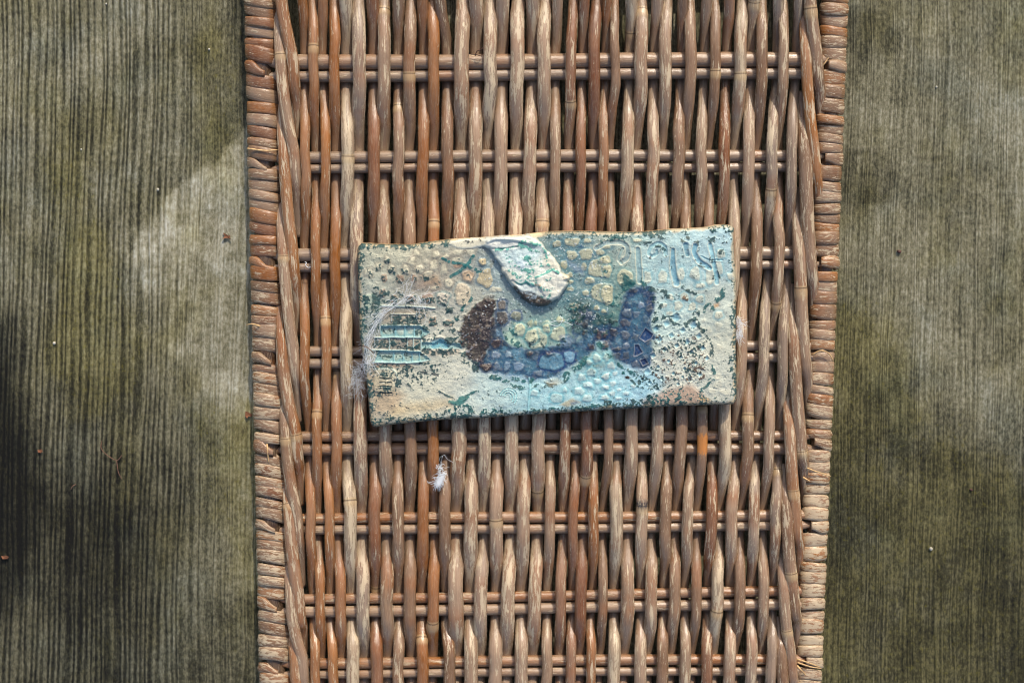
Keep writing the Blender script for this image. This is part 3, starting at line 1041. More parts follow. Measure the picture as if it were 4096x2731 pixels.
BASE = [(1470, 1000, 178, 172, 144), (1560, 1010, 186, 178, 146), (1700, 1000, 186, 174, 140), (1780, 1080, 170, 158, 132), (1850, 1000, 142, 146, 134), (1660, 1150, 148, 136, 120), (1500, 1150, 182, 180, 156),
        (1480, 1250, 158, 162, 148), (1600, 1250, 172, 172, 152), (1750, 1250, 190, 184, 164), (1800, 1150, 182, 168, 144), (1900, 1150, 186, 176, 150), (1600, 1400, 182, 178, 158), (1760, 1400, 206, 198, 170),
        (1800, 1500, 212, 205, 180), (1700, 1600, 210, 200, 168), (1500, 1560, 188, 170, 138), (1480, 1660, 200, 184, 150), (1850, 1650, 206, 204, 182), (1950, 1580, 190, 206, 194), (2020, 1600, 176, 206, 202),
        (2150, 1600, 160, 204, 206), (2300, 1580, 162, 204, 206), (2450, 1600, 162, 204, 210), (2550, 1600, 160, 205, 216), (2700, 1500, 206, 202, 180), (2850, 1500, 206, 202, 178), (2900, 1620, 210, 202, 176),
        (2900, 1350, 202, 198, 172), (2850, 1200, 196, 200, 180), (2700, 1250, 186, 204, 192), (2700, 1100, 172, 202, 198), (2850, 1000, 174, 205, 205), (2600, 1000, 168, 197, 192), (2500, 1000, 160, 172, 152),
        (2400, 1000, 138, 154, 142), (2300, 950, 124, 146, 138), (2250, 1050, 112, 142, 144), (2350, 1150, 126, 155, 148), (2200, 1200, 102, 138, 140), (2450, 1150, 136, 164, 148), (2150, 1300, 146, 172, 156),
        (2050, 1250, 148, 162, 152), (1950, 1100, 136, 162, 164), (2180, 1360, 160, 186, 166), (2280, 1330, 134, 166, 152), (2330, 1280, 78, 108, 108), (2400, 1330, 80, 122, 114), (2480, 1250, 76, 126, 116), (2100, 1420, 90, 130, 160)]


def base_colour(x, y, seed=0):
    wx = x + (fbm(x, y, 120, 41 + seed, 3) - 0.5) * 110
    wy = y + (fbm(x, y, 120, 42 + seed, 3) - 0.5) * 110
    num = np.zeros((len(x), 3)); den = np.zeros(len(x)) + 1e-12
    for bx, by, r, g, b in BASE:
        q = np.exp(-((wx - bx) ** 2 + (wy - by) ** 2) / (2 * 62.0 ** 2)) + 1e-9
        num += q[:, None] * lin(r, g, b); den += q
    c = num / den[:, None] * K
    v = 0.84 + 0.32 * fbm(x, y, 48, 43 + seed, 4)
    c = c * v[:, None]
    lum = c @ np.array([0.25, 0.6, 0.15])
    return (lum[:, None] + 0.78 * (c - lum[:, None])) * [0.94, 1.0, 1.02]


def build_tile_relief():
    R = Relief(tx, ty, base_colour(tx, ty))
    R.h += (fbm(tx, ty, 160, 51, 2) - 0.5) * 16 + (R.n2 - 0.5) * 6 + (R.n1 - 0.5) * 2.5
    R.h += 6 * np.sin(tx / 420.0) + 10 * sstep(2700, 2960, tx) * sstep(1200, 900, ty)
    # tints
    R.region(cp('C', [(1050, 330), (1500, 350), (1400, 900), (1300, 1200), (1080, 1180), (1300, 900), (1200, 600)]), lin(92, 132, 138) * K, 24, 0.7)
    R.region(cp('A', [(950, 800), (1300, 860), (1250, 980), (900, 980)]), lin(132, 108, 92) * K, 24, 0.6)
    R.region(cp('A', [(1000, 750), (1250, 740), (1280, 880), (1050, 860)]), lin(190, 150, 104) * K, 16, 0.5)
    R.region(cp('B', [(560, 1180), (1450, 1080), (1500, 1240), (800, 1330), (500, 1400)]), lin(214, 184, 132) * K, 24, 0.55)
    R.region(cp('B', [(230, 640), (520, 900), (760, 1050), (560, 1280), (260, 1350)]), lin(184, 156, 122) * K, 24, 0.6)
    # brown manganese patch
    brown = mixpts(('A', [(1941, 1050), (1870, 1110), (1760, 1200), (1690, 1290), (1640, 1390), (1600, 1520)]), ('B', [(1575, 130), (1550, 260), (1650, 330), (1650, 430), (1770, 480), (1840, 560), (1900, 680)]),
                   ('D', [(110, 700), (150, 620), (30, 520), (90, 430), (120, 250), (110, 100), (190, -10)]), ('C', [(180, 1440), (160, 1360), (215, 1240), (230, 1120), (160, 1060), (60, 1060)]))
    blue = cp('D', [(180, 60), (290, 20), (340, 130), (380, 240), (480, 310), (640, 330), (760, 400), (880, 380), (960, 345), (1080, 330), (1200, 330), (1340, 310), (1480, 250), (1570, 150), (1640, 60), (1760, 10), (1941, -20), (1980, 250), (1900, 270), (1790, 200), (1720, 220),
                    (1650, 400), (1600, 490), (1400, 580), (1310, 650), (1150, 740), (1010, 800), (900, 800), (750, 830), (650, 760), (400, 730), (220, 700), (60, 640), (20, 500), (120, 430), (180, 250), (150, 120)])
    lobe = mixpts(('E', [(305, 1190), (325, 1100), (380, 1030), (460, 985), (550, 980), (650, 1020), (720, 1100), (745, 1200), (735, 1310), (690, 1440), (650, 1540)]),
                  ('F', [(630, 160), (655, 210), (720, 290), (740, 370), (690, 440), (705, 560), (690, 680), (655, 810), (545, 855), (420, 810), (280, 735), (175, 670), (110, 590), (75, 520), (0, 445), (-60, 405), (-60, 190), (100, 240), (205, 190), (245, 50)]),
                  ('E', [(250, 1420), (270, 1290)]))
    dark = cp('C', [(1310, 1180), (1440, 1130), (1560, 1130), (1680, 1190), (1800, 1290), (1960, 1330), (1980, 1500), (1900, 1640), (1650, 1620), (1500, 1640), (1360, 1560), (1330, 1400)])
    R.region(dark, lin(46, 82, 84) * K, 26, 0.92, tex=40)
    R.region(cp('C', [(1480, 1240), (1640, 1280), (1700, 1420), (1600, 1560), (1400, 1540), (1400, 1400)]), lin(56, 70, 84) * K, 12, 0.8, tex=30)
    R.region(blue, lin(76, 110, 154) * K, 7, 0.97, 1.0, -3)
    for pts, cl, am in (([(900, 320), (1220, 320), (1420, 400), (1360, 600), (1160, 740), (980, 790), (760, 780), (880, 620)], (62, 94, 150), 0.65),
                        ([(1450, 330), (1640, 180), (1800, 60), (1960, 60), (1960, 330), (1640, 330)], (62, 92, 142), 0.65),
                        ([(330, 540), (480, 500), (470, 720), (300, 700)], (62, 92, 142), 0.6), ([(620, 700), (900, 720), (880, 800), (700, 820)], (52, 78, 134), 0.7),
                        ([(330, 330), (620, 340), (640, 470), (500, 520), (420, 380)], (108, 146, 184), 0.55), ([(170, -120), (330, -60), (330, 130), (340, 270), (270, 380), (140, 330)], (78, 88, 104), 0.8)):
        R.region(cp('D', pts), lin(*cl) * K, 16, am, tex=30)
    R.region(lobe, lin(66, 96, 144) * K, 6, 0.97, 1.0, -2, 1.2, 14)
    R.region(cp('E', [(330, 1020), (560, 980), (720, 1080), (740, 1300), (640, 1300), (600, 1120), (460, 1110), (330, 1230), (250, 1200)]), lin(44, 60, 112) * K, 14, 0.7, tex=26)
    R.region(cp('E', [(350, 1200), (480, 1110), (580, 1160), (600, 1400), (500, 1568), (380, 1568), (400, 1350)]), lin(92, 130, 170) * K, 16, 0.75, tex=20)
    R.region(cp('F', [(20, 240), (260, 230), (330, 420), (250, 560), (110, 520), (20, 400)]), lin(64, 90, 136) * K, 18, 0.6, tex=30)
    R.region(cp('F', [(90, 380), (240, 370), (260, 540), (160, 560)]), lin(112, 146, 186) * K, 18, 0.55, tex=30)
    R.region(cp('F', [(200, 540), (420, 700), (660, 700), (640, 820), (500, 860), (260, 740)]), lin(44, 68, 126) * K, 14, 0.6, tex=30)
    R.flecks(blue, 0.18, lin(48, 70, 118) * K, 6, 'n2', 0.55, 0.9, 0)
    R.flecks(lobe, 0.22, lin(40, 56, 106) * K, 6, 'n2', 0.55, 0.9, 0)
    R.flecks(np.vstack([blue]), 0.10, lin(128, 160, 196) * K, 4, 'n1', 0.5, 1.0, 0)
    R.region(brown, BROWN, 7, 0.96, 0.7, 5, 1.3, tex=34)
    R.flecks(brown, 0.28, lin(78, 62, 56) * K, 2, 'n1', 0.7, 0.6, 1.5)
    R.flecks(brown, 0.16, lin(30, 26, 28) * K, 2, 'n2', 0.7, 0.8, 0)
    R.flecks(brown, 0.05, lin(150, 150, 156) * K, 0, 'n4', 0.8, 1.0, 1.0)  # white sparkle of the brown glaze, painted as pale flecks
    for q in ((95, 1220, 120, 110), (130, 1100, 70, 60), (120, 1470, 80, 70), (20, 1400, 70, 60)):
        R.blob('C', *q, h=9, col=lin(58, 46, 42) * K, amt=0.6, tex=0.12)
    for q in ((55, 150, 70, 90), (60, 300, 60, 90), (40, 30, 80, 50)):
        R.blob('D', *q, h=8, col=lin(56, 46, 42) * K, amt=0.6, tex=0.12)
    R.region(cp('D', [(-60, 540), (120, 560), (190, 620), (160, 700), (20, 660)]), lin(72, 72, 84) * K, 12, 0.8, tex=40)
    R.region(cp('D', [(60, -160), (240, -110), (250, 40), (190, 160), (300, 250), (230, 350), (60, 320), (-40, 100)]), lin(62, 54, 56) * K, 22, 0.75, tex=50)
    for pts in (blue, lobe):
        i = R.sel(pts[:, 0].min(), pts[:, 0].max(), pts[:, 1].min(), pts[:, 1].max(), 20)
        d = sdf_poly(R.wx[i] * 0.7 + R.x[i] * 0.3, R.wy[i] * 0.7 + R.y[i] * 0.3, pts)
        R.paint(i, np.exp(-((d - 9) / 11) ** 2) * 0.55 * sstep(0.35, 0.6, R.n2[i]), lin(32, 44, 84) * K)
    # pale chip on the inner side of the blue
    R.region(cp('D', [(380, 90), (520, 60), (640, 180), (560, 180), (640, 260), (700, 330), (820, 380), (700, 400), (600, 320), (440, 280), (370, 210)]), lin(180, 206, 180) * K, 12, 0.8)

    R.region(cp('D', [(1765, 205), (1860, 250), (1960, 350), (1960, 600), (1610, 580), (1660, 420), (1715, 260)]), lin(164, 202, 196) * K, 6, 0.9)
    # ---- raised pebbles
    g = R.blob
    for q in ((210, 715, 60, 55), (360, 625, 35, 40), (480, 520, 35, 40), (550, 650, 45, 52), (755, 670, 50, 65), (965, 655, 55, 55), (850, 545, 40, 50), (915, 420, 40, 40), (1205, 445, 48, 58), (1178, 612, 52, 78), (1325, 670, 45, 70),
              (1095, 745, 65, 62), (1355, 486, 46, 30), (1535, 520, 75, 32), (1535, 410, 75, 35), (1735, 410, 56, 46), (1405, 870, 50, 60), (1180, 940, 45, 25)):
        g('A', *q, h=8, col=CREAM * [1.02, 0.98, 0.92], amt=0.5, pool=lin(150, 142, 124) * K, pool_amt=0.5)
    for q in ((440, 790, 45, 62), (660, 790, 58, 62), (885, 800, 45, 52), (820, 1110, 70, 66), (1080, 1090, 92, 72), (1160, 1440, 60, 70), (1400, 1460, 60, 55), (1410, 1265, 40, 40), (590, 1100, 50, 60), (410, 1010, 55, 60)):
        g('A', *q, h=8, col=RUST * 0.8, amt=0.6)
        cx, cy = q[0], q[1]
        R.flecks(cp('A', [(cx - q[2], cy - q[3] * 0.4), (cx + q[2], cy - q[3] * 0.6), (cx + q[2], cy + q[3]), (cx - q[2], cy + q[3])]), 0.42, DTEAL, 6)
    g('A', 1545, 590, 75, 42, h=6, col=RUST, amt=0.6)
    g('A', 1690, 760, 76, 82, h=9, col=lin(196, 166, 132) * K, amt=0.8, pool=lin(130, 122, 112) * K, pool_amt=0.6)
    g('A', 1610, 1035, 118, 172, h=11, col=lin(198, 182, 154) * K, amt=0.7, pool=lin(150, 160, 150) * K, pool_amt=0.6, tex=0.04)
    g('A', 1310, 1090, 85, 92, h=9, col=lin(200, 188, 168) * K, amt=0.6, pool=lin(120, 150, 146) * K, pool_amt=0.5)
    g('A', 1895, 555, 50, 58, h=8, col=lin(176, 160, 134) * K, amt=0.7, pool=lin(120, 130, 126) * K, pool_amt=0.6)
    for q in ((85, 800, 105, 128), (40, 555, 52, 55)):
        g('C', *q, h=10, col=lin(198, 180, 140) * K, amt=0.8, pool=lin(126, 146, 148) * K, pool_amt=0.7)
    g('C', 175, 570, 32, 72, h=6, col=lin(150, 150, 132) * K, amt=0.6)
    g('C', 250, 770, 50, 55, h=7, col=lin(160, 176, 172) * K, amt=0.6)
    g('C', 230, 968, 85, 38, h=9, col=CREAM, amt=0.85)
    for q in ((1145, 285, 62, 46), (1375, 250, 112, 66), (1605, 240, 52, 36), (1370, 445, 78, 66), (1590, 435, 98, 82), (1805, 400, 62, 46), (1790, 640, 165, 142), (1560, 630, 38, 56), (1640, 830, 78, 46), (1830, 1010, 160, 142), (1355, 965, 52, 30),
              (1575, 1020, 52, 42), (1250, 590, 46, 62), (1350, 740, 40, 40), (1360, 850, 40, 25), (1890, 330, 50, 22), (1850, 1280, 40, 30), (1740, 1230, 40, 40)):
        g('C', *q, h=9, col=OCHRE, amt=0.66, pool=lin(92, 132, 140) * K, pool_amt=0.65, tex=0.07)
    for q in ((1400, 1225, 72, 60), (1480, 1420, 60, 70)):
        g('C', *q, h=8, col=lin(140, 140, 120) * K, amt=0.7)
    for q in ((1600, 1340, 80, 50, (88, 94, 122)), (330, 1190, 58, 62, (104, 92, 84)), (325, 1385, 88, 100, (70, 58, 56)), (545, 1350, 70, 66, (120, 122, 104))):
        g('C', *q[:4], h=10, col=lin(*q[4]) * K, amt=0.85, pool=lin(54, 72, 118) * K, pool_amt=0.75, tex=0.05)
    for q in ((760, 1475, 50, 56), (830, 1465, 18, 40), (990, 1490, 60, 56), (575, 1520, 82, 60), (1200, 1420, 62, 46)):
        g('C', *q, h=8, col=lin(186, 188, 150) * K, amt=0.8, pool=lin(116, 152, 146) * K, pool_amt=0.6)
    for q in ((590, 70, 76, 92), (850, 205, 142, 150), (1165, 130, 106, 102), (990, 60, 46, 62), (770, 170, 90, 100)):
        g('D', *q, h=11, col=lin(196, 196, 164) * K, amt=0.66, pool=lin(110, 160, 156) * K, pool_amt=0.7, tex=0.06)
    g('D', 1070, 545, 186, 124, h=10, col=lin(104, 142, 178) * K, amt=0.75, pool=lin(44, 70, 134) * K, pool_amt=0.95, tex=0.03)
    g('D', 1330, 465, 80, 76, h=9, col=lin(126, 164, 192) * K, amt=0.8, pool=lin(44, 70, 134) * K, pool_amt=0.9)
    for q, cl in (((1290, 250, 90, 90), (96, 114, 150)), ((1490, 230, 42, 56), (112, 140, 150)), ((1460, 60, 60, 70), (92, 116, 116)), ((790, 450, 82, 62), (112, 124, 130)), ((420, 430, 46, 42), (146, 166, 164)), ((240, 450, 66, 46), (124, 136, 138)),
                  ((400, 610, 44, 66), (134, 156, 160)), ((245, 620, 56, 60), (106, 112, 118)), ((580, 620, 76, 66), (134, 154, 162)), ((890, 730, 50, 46), (108, 118, 128)), ((1640, 40, 50, 40), (112, 134, 140))):
        g('D', *q, h=8, col=lin(*cl) * K, amt=0.6, pool=lin(46, 70, 126) * K, pool_amt=0.45)
    for q in ((1860, 310, 56, 50),):
        g('D', *q, h=8, col=lin(84, 66, 56) * K, amt=0.85)
    for q in ((1810, 140, 76, 66), (1670, 330, 40, 44), (235, 280, 66, 66), (750, 430, 46, 34), (80, 620, 80, 60), (1010, 430, 40, 18)):
        g('D', *q, h=9, col=lin(70, 58, 54) * K, amt=0.9, pool=lin(34, 48, 96) * K, pool_amt=0.7)
    for q in ((1735, 505, 52, 62), (1890, 480, 46, 52), (1625, 570, 32, 36), (1660, 705, 66, 52), (1520, 785, 66, 56), (1885, 775, 46, 36), (1765, 830, 52, 40), (1615, 895, 72, 46), (1865, 930, 52, 36), (1485, 990, 76, 46), (1605, 1090, 72, 56),
              (1860, 1090, 52, 40), (800, 1020, 56, 50), (1265, 975, 30, 30)):
        g('D', *q, h=10, col=lin(204, 206, 186) * K, amt=0.26, pool=lin(120, 180, 188) * K, pool_amt=0.6)
    g('D', 1130, 1085, 86, 66, h=6, col=lin(180, 206, 200) * K, amt=0.7, pool=lin(110, 172, 182) * K, pool_amt=0.8, tex=0.03)
    for q in ((20, 960, 52, 42), (155, 910, 40, 40), (120, 1065, 42, 32), (30, 1120, 40, 30), (110, 1210, 42, 35), (310, 1215, 42, 26), (420, 1110, 36, 26), (210, 1150, 35, 22), (200, 1290, 46, 22), (10, 1270, 50, 35), (90, 800, 46, 52)):
        g('F', *q, h=8, col=lin(206, 212, 200) * K, amt=0.5, pool=lin(124, 186, 196) * K, pool_amt=0.4)
    for q in ((640, 850, 58, 86), (865, 840, 60, 98), (1130, 815, 60, 88), (1345, 800, 76, 96), (1700, 720, 56, 100), (1570, 860, 60, 112), (1420, 975, 62, 36), (975, 1155, 46, 46), (1090, 1280, 62, 66), (1300, 1290, 52, 56), (890, 1275, 46, 40),
              (970, 1390, 52, 30), (1730, 510, 60, 70), (1700, 1420, 60, 52), (1870, 840, 40, 56), (1190, 1150, 62, 56), (1410, 1190, 56, 56)):
        g('E', *q, h=6, col=lin(204, 202, 178) * K, amt=0.6, pool=lin(140, 186, 190) * K, pool_amt=0.55, tex=0.08)
    for q in ((300, 855, 118, 122), (40, 770, 62, 92), (40, 1110, 84, 150), (10, 600, 80, 60), (480, 310, 60, 36)):
        g('E', *q, h=8, col=OCHRE * [0.98, 1, 1.02], amt=0.75, pool=lin(104, 142, 138) * K, pool_amt=0.6, tex=0.06)
    for q in ((1700, 210, 56, 60), (1560, 270, 36, 46), (1700, 350, 46, 42), (1720, 520, 42, 42), (1480, 130, 30, 30), (1700, 1080, 60, 50), (1800, 1190, 70, 40), (1600, 1180, 50, 40), (1680, 950, 50, 46)):
        g('F', *q, h=5, col=CREAM, amt=0.4)
    for q, cl in (((330, 20, 62, 62), (104, 116, 126)), ((310, 160, 72, 52), (84, 74, 72)), ((125, 300, 56, 52), (74, 62, 60)), ((300, 345, 62, 62), (92, 90, 94)), ((455, 365, 40, 46), (90, 92, 102)), ((310, 505, 46, 46), (122, 132, 138)),
                  ((330, 640, 46, 46), (82, 76, 78)), ((185, 640, 42, 42), (76, 72, 76)), ((460, 770, 52, 42), (110, 116, 120)), ((610, 105, 46, 52), (98, 116, 134)), ((10, 330, 30, 50), (66, 58, 58)), ((20, 480, 40, 56), (64, 56, 58)), ((190, 540, 50, 36), (60, 58, 72)), ((600, 660, 40, 30), (88, 94, 108))):
        g('F', *q, h=8, col=lin(*cl) * K, amt=0.62, pool=lin(44, 66, 120) * K, pool_amt=0.45)
    for q, cl in (((535, 1265, 48, 56), (132, 146, 162)), ((660, 1320, 52, 62), (84, 84, 96)), ((470, 1410, 56, 46), (104, 106, 116)), ((420, 1050, 60, 40), (60, 58, 78)), ((330, 1390, 62, 66), (96, 112, 132))):
        g('E', *q, h=8, col=lin(*cl) * K, amt=0.6, pool=lin(44, 66, 120) * K, pool_amt=0.4)
    for pts in ([(510, 380), (600, 230), (720, 320), (690, 390), (600, 440)], [(430, 660), (440, 480), (500, 480), (560, 600), (480, 650)], [(520, 720), (600, 680), (640, 760), (560, 800)]):
        p = cp('F', pts)
        R.region(p, lin(42, 66, 136) * K, 3, 0.75, 1.0, -7, 0.3)
        R.ridge('F', pts + [pts[0]], 18, 4, lin(150, 150, 140) * K, 0.55)
    # shell swirl
    for rr in (118, 82, 46):
        an = np.linspace(-2.9, 0.8, 14)
        R.groove('D', [(425 + rr * math.cos(q), 1065 + rr * 1.05 * math.sin(q)) for q in an], 24, 20, 3.5, lin(150, 206, 210) * K, None, 0.7, 3)
    R.ridge('D', [(735, 790), (742, 900), (735, 1050), (715, 1270)], 26, 6, lin(160, 212, 216) * K, 0.7)
    R.groove('D', [(752, 800), (760, 950), (748, 1100), (735, 1240)], 16, 16, 4, lin(140, 196, 204) * K, None, 0.6, 0)

    # ---- grooves of the upper right
    GB = lin(122, 146, 152) * K
    R.groove('E', [(-130, 420), (0, 352), (150, 332), (280, 352), (345, 450), (325, 560), (250, 630)], 66, 70, 9, GB, lin(204, 200, 176) * K)
    R.groove('E', [(262, 440), (225, 520), (205, 600), (245, 640)], 50, 46, 8, lin(150, 176, 172) * K, lin(204, 204, 184) * K)
    R.groove('E', [(495, 440), (505, 640), (515, 800), (515, 915)], 74, 76, 11, lin(116, 152, 160) * K, lin(206, 204, 176) * K)
    R.groove('E', [(905, 520), (885, 400), (800, 352), (700, 400), (652, 490), (700, 545), (775, 505), (770, 465)], 66, 48, 9, lin(140, 192, 200) * K, lin(200, 214, 206) * K)
    R.groove('E', [(1012, 450), (1010, 620), (1025, 790), (1065, 950)], 62, 98, 13, lin(84, 152, 178) * K, lin(208, 208, 186) * K)
    R.groove('E', [(1208, 380), (1212, 440), (1225, 520)], 90, 62, 13, lin(58, 124, 150) * K, lin(200, 212, 204) * K)
    R.groove('E', [(1345, 390), (1335, 490), (1400, 600), (1500, 680), (1565, 725)], 78, 74, 12, lin(92, 164, 188) * K, lin(208, 208, 190) * K)
    R.groove('E', [(1572, 370), (1600, 500), (1620, 620), (1650, 780), (1672, 940)], 62, 74, 9, lin(130, 190, 204) * K, lin(206, 208, 190) * K)
    R.groove('E', [(1760, 600), (1660, 600), (1560, 600), (1440, 540)], 30, 26, 4, lin(150, 200, 208) * K, None, 0.7, 2)

    # ---- printed "tower" stamps on the left
    ST = lin(134, 184, 186) * K
    for c, pts in (('B', [(385, 15), (970, 10), (1120, 110), (1005, 182), (385, 182)]), ('B', [(355, 385), (505, 378), (960, 392), (1125, 515), (1000, 545), (830, 562), (290, 552), (320, 470)]), ('B', [(990, 255), (1180, 262), (1270, 205), (1370, 265), (1560, 270), (1600, 345), (1360, 350), (1000, 345)])):
        i, m = R.region(cp(c, pts), ST, 3, 0.75, 1.0, -8, 0.25)
        R.ridge(c, pts + [pts[0]], 16, 4.5, lin(140, 192, 196) * K, 0.5)
    for x0 in (605, 745, 885, 1000):
        R.ridge('B', [(x0, 25), (x0, 175)], 20, 5, AQUA * 0.9, 0.8)
    for x0 in (580, 715, 850, 965):
        R.ridge('B', [(x0, 395), (x0 + 4, 545)], 20, 5, AQUA * 0.9, 0.8)
    for q in ((500, 95, 80, 50), (680, 95, 50, 50), (815, 85, 45, 50), (945, 115, 45, 48)):
        g('B', *q, h=5, col=lin(190, 196, 176) * K, amt=0.6)
    for q in ((470, 465, 88, 55), (645, 465, 48, 55), (780, 470, 48, 55), (905, 465, 42, 55), (1010, 480, 36, 36)):
        g('B', *q, h=5, col=lin(184, 194, 172) * K, amt=0.6)
    R.groove('B', [(1190, 290), (1270, 265), (1340, 300)], 140, 140, 9, lin(112, 176, 190) * K, None, 0.8, 3)
    R.region(cp('B', [(200, 190), (985, 195), (985, 365), (200, 355)]), lin(150, 128, 106) * K, 10, 0.55)
    R.region(cp('B', [(250, 560), (860, 570), (860, 640), (560, 640), (250, 640)]), lin(156, 122, 96) * K, 8, 0.65)
    R.region(cp('B', [(1000, 370), (1560, 345), (1560, 420), (1100, 450)]), lin(164, 128, 98) * K, 14, 0.5)
    for pts in ([(300, 188), (700, 182), (1010, 190)], [(510, 190), (520, 280), (510, 370)], [(780, 195), (780, 370)], [(870, 195), (872, 375)], [(990, 195), (988, 370)], [(250, 375), (600, 385), (980, 390)], [(260, 548), (700, 562), (1010, 548)]):
        R.ridge('B', pts, 24, 6, lin(178, 208, 202) * K, 0.7)
    for pts in ([(380, 1205), (700, 1215), (930, 1222), (1190, 1240)], [(530, 1325), (920, 1335)], [(790, 1340), (800, 1490)], [(670, 1340), (672, 1440)], [(540, 1330), (545, 1440)], [(400, 1500), (970, 1505)], [(860, 1370), (930, 1360)]):
        R.ridge('A', pts, 22, 6, lin(178, 206, 200) * K, 0.7)
    R.region(cp('A', [(400, 1240), (980, 1245), (1080, 1320), (980, 1490), (400, 1480)]), lin(160, 140, 116) * K, 12, 0.5)
    R.region(cp('A', [(150, 1060), (250, 1040), (270, 1200), (180, 1280), (120, 1220)]), lin(160, 176, 156) * K, 6, 0.7, None, 5)
    R.region(cp('A', [(250, 1010), (370, 1060), (390, 1290), (310, 1340), (270, 1220)]), lin(112, 140, 124) * K, 8, 0.6, None, -4)
    # arch stamp
    arch = [(290, 1000), (290, 670), (540, 655), (620, 720), (625, 800), (560, 830), (600, 900), (560, 1000)]
    R.region(cp('B', arch), lin(196, 188, 158) * K, 5, 0.5, None, 6, 0.4)
    R.ridge('B', [(280, 655), (540, 648), (610, 700), (640, 790)], 26, 6, lin(186, 204, 192) * K, 0.6)
    for k, y0 in enumerate((790, 850, 910, 1010)):
        R.groove('B', [(370, y0), (450, y0 + 4)], 30, 30, 5, DTEAL, None, 0.7, 4)
        R.groove('B', [(475, y0 + 5), (540, y0 + 2)], 30, 30, 5, DTEAL, None, 0.7, 4)

    # ---- diamond pits, lower right
    for cx, cy, r in ((1060, 85, 80), (920, 165, 62), (1320, 195, 72), (760, 250, 56), (1160, 270, 50), (990, 345, 50), (810, 405, 56), (1400, 355, 52), (1225, 440, 54), (1070, 495, 44), (890, 555, 44), (1460, 535, 46), (1285, 595, 42), (1130, 670, 38), (1520, 685, 44),
                      (950, 730, 36), (1355, 755, 36), (720, 645, 48), (790, 815, 36), (1190, 840, 34), (630, 885, 56), (1020, 910, 34), (1415, 925, 44), (850, 985, 36), (1265, 1000, 50), (1090, 1070, 34), (670, 1050, 36), (1160, 960, 26), (560, 1000, 30)):
        R.pit('F', cx, cy, r * 0.9, 9, lin(132, 190, 206) * K)
    R.region(cp('F', [(660, 860), (760, 860), (900, 1000), (820, 1160), (680, 1260), (560, 1250), (500, 1000)]), lin(156, 202, 214) * K, 24, 0.6)

    # ---- scorched, bare or teal-stained places
    R.region(cp('F', [(700, 1250), (1000, 1140), (1250, 1080), (1450, 1180), (1550, 1300), (1500, 1370), (1000, 1400), (600, 1420), (560, 1340)]), lin(176, 138, 112) * K, 16, 0.75, 0.4)
    R.region(cp('F', [(1400, 1250), (1560, 1280), (1620, 1340), (1440, 1320)]), lin(206, 164, 96) * K, 8, 0.6)
    fl = R.flecks
    fl(cp('F', [(560, 1240), (1000, 1170), (1420, 1140), (1560, 1260), (1600, 1370), (900, 1400), (500, 1430)]), 0.36, TEAL, 14, 'n5')
    fl(cp('F', [(720, 300), (1500, 280), (1560, 700), (1480, 1060), (900, 1120), (640, 1100), (700, 700)]), 0.20, DTEAL, 24, 'n5')
    fl(cp('F', [(720, 300), (1500, 280), (1560, 700), (1480, 1060), (900, 1120), (640, 1100), (700, 700)]), 0.11, lin(86, 66, 54) * K, 20, 'n1')
    fl(cp('F', [(440, 900), (560, 890), (820, 1160), (720, 1260), (560, 1200), (500, 1080)]), 0.40, DTEAL, 14, 'n5')
    fl(cp('F', [(690, 0), (860, 0), (900, 200), (760, 230), (700, 100)]), 0.36, DTEAL, 12)
    fl(cp('F', [(940, 60), (1180, 170), (1130, 240), (960, 180)]), 0.45, DTEAL, 8)
    fll = R.fleckline
    fll(cp('F', [(1340, 10), (1360, 120), (1410, 220), (1500, 320), (1560, 400), (1590, 540), (1590, 660)]), 11, 0.62, DTEAL)
    fll(cp('F', [(1590, 800), (1630, 890), (1560, 980)]), 10, 0.5, TEAL)
    fll(cp('F', [(1620, 1010), (1530, 1080), (1440, 1140)]), 7, 0.8, TEAL)
    fll(cp('F', [(1200, 150), (1250, 240)]), 8, 0.8, DTEAL)
    fll(cp('F', [(1240, 140), (1300, 110)]), 8, 0.8, DTEAL)
    fll(cp('F', [(200, 770), (300, 850), (400, 900), (460, 960)]), 9, 0.75, TEAL)
    fll(cp('F', [(400, 1010), (460, 1080), (540, 1150)]), 6, 0.75, DTEAL)
    fll(cp('F', [(890, 62), (1030, 45)]), 3, 0.97, DTEAL)
    g('F', 345, 970, 36, 26, h=7, col=lin(44, 30, 24) * K, amt=1.0)
    g('F', 280, 905, 26, 26, h=3, col=TEAL, amt=1.0)
    # blue lobe's teal-black outline
    fll(cp('E', [(600, 1020), (760, 1040), (900, 1080)]), 10, 0.7, DTEAL)
    fll(cp('E', [(740, 1150), (830, 1160), (960, 1140)]), 10, 0.45, DTEAL)
    fl(cp('E', [(690, 1150), (820, 1130), (810, 1230), (730, 1260)]), 0.42, DTEAL, 10)
    fl(cp('E', [(700, 1380), (810, 1370), (800, 1520), (720, 1560)]), 0.5, DTEAL, 8)
    fll(cp('E', [(840, 1260), (820, 1320)]), 8, 0.7, DTEAL)
    fll(cp('E', [(1170, 1010), (1260, 1060), (1350, 1090)]), 10, 0.72, DTEAL)
    fll(cp('E', [(1790, 1000), (1750, 1110), (1640, 1230), (1570, 1250), (1640, 1310)]), 13, 0.66, TEAL)
    R.region(cp('E', [(1640, 1230), (1720, 1220), (1700, 1290), (1640, 1290)]), lin(204, 156, 104) * K, 6, 0.8, 0.3)
    fl(cp('E', [(1380, 1130), (1460, 1170), (1450, 1230), (1370, 1210)]), 0.6, TEAL, 6)
    fl(cp('E', [(1160, 1100), (1240, 1130), (1230, 1200), (1160, 1190)]), 0.5, lin(110, 84, 60) * K, 6)
    fll(cp('E', [(1520, 1280), (1470, 1360)]), 10, 0.7, TEAL)
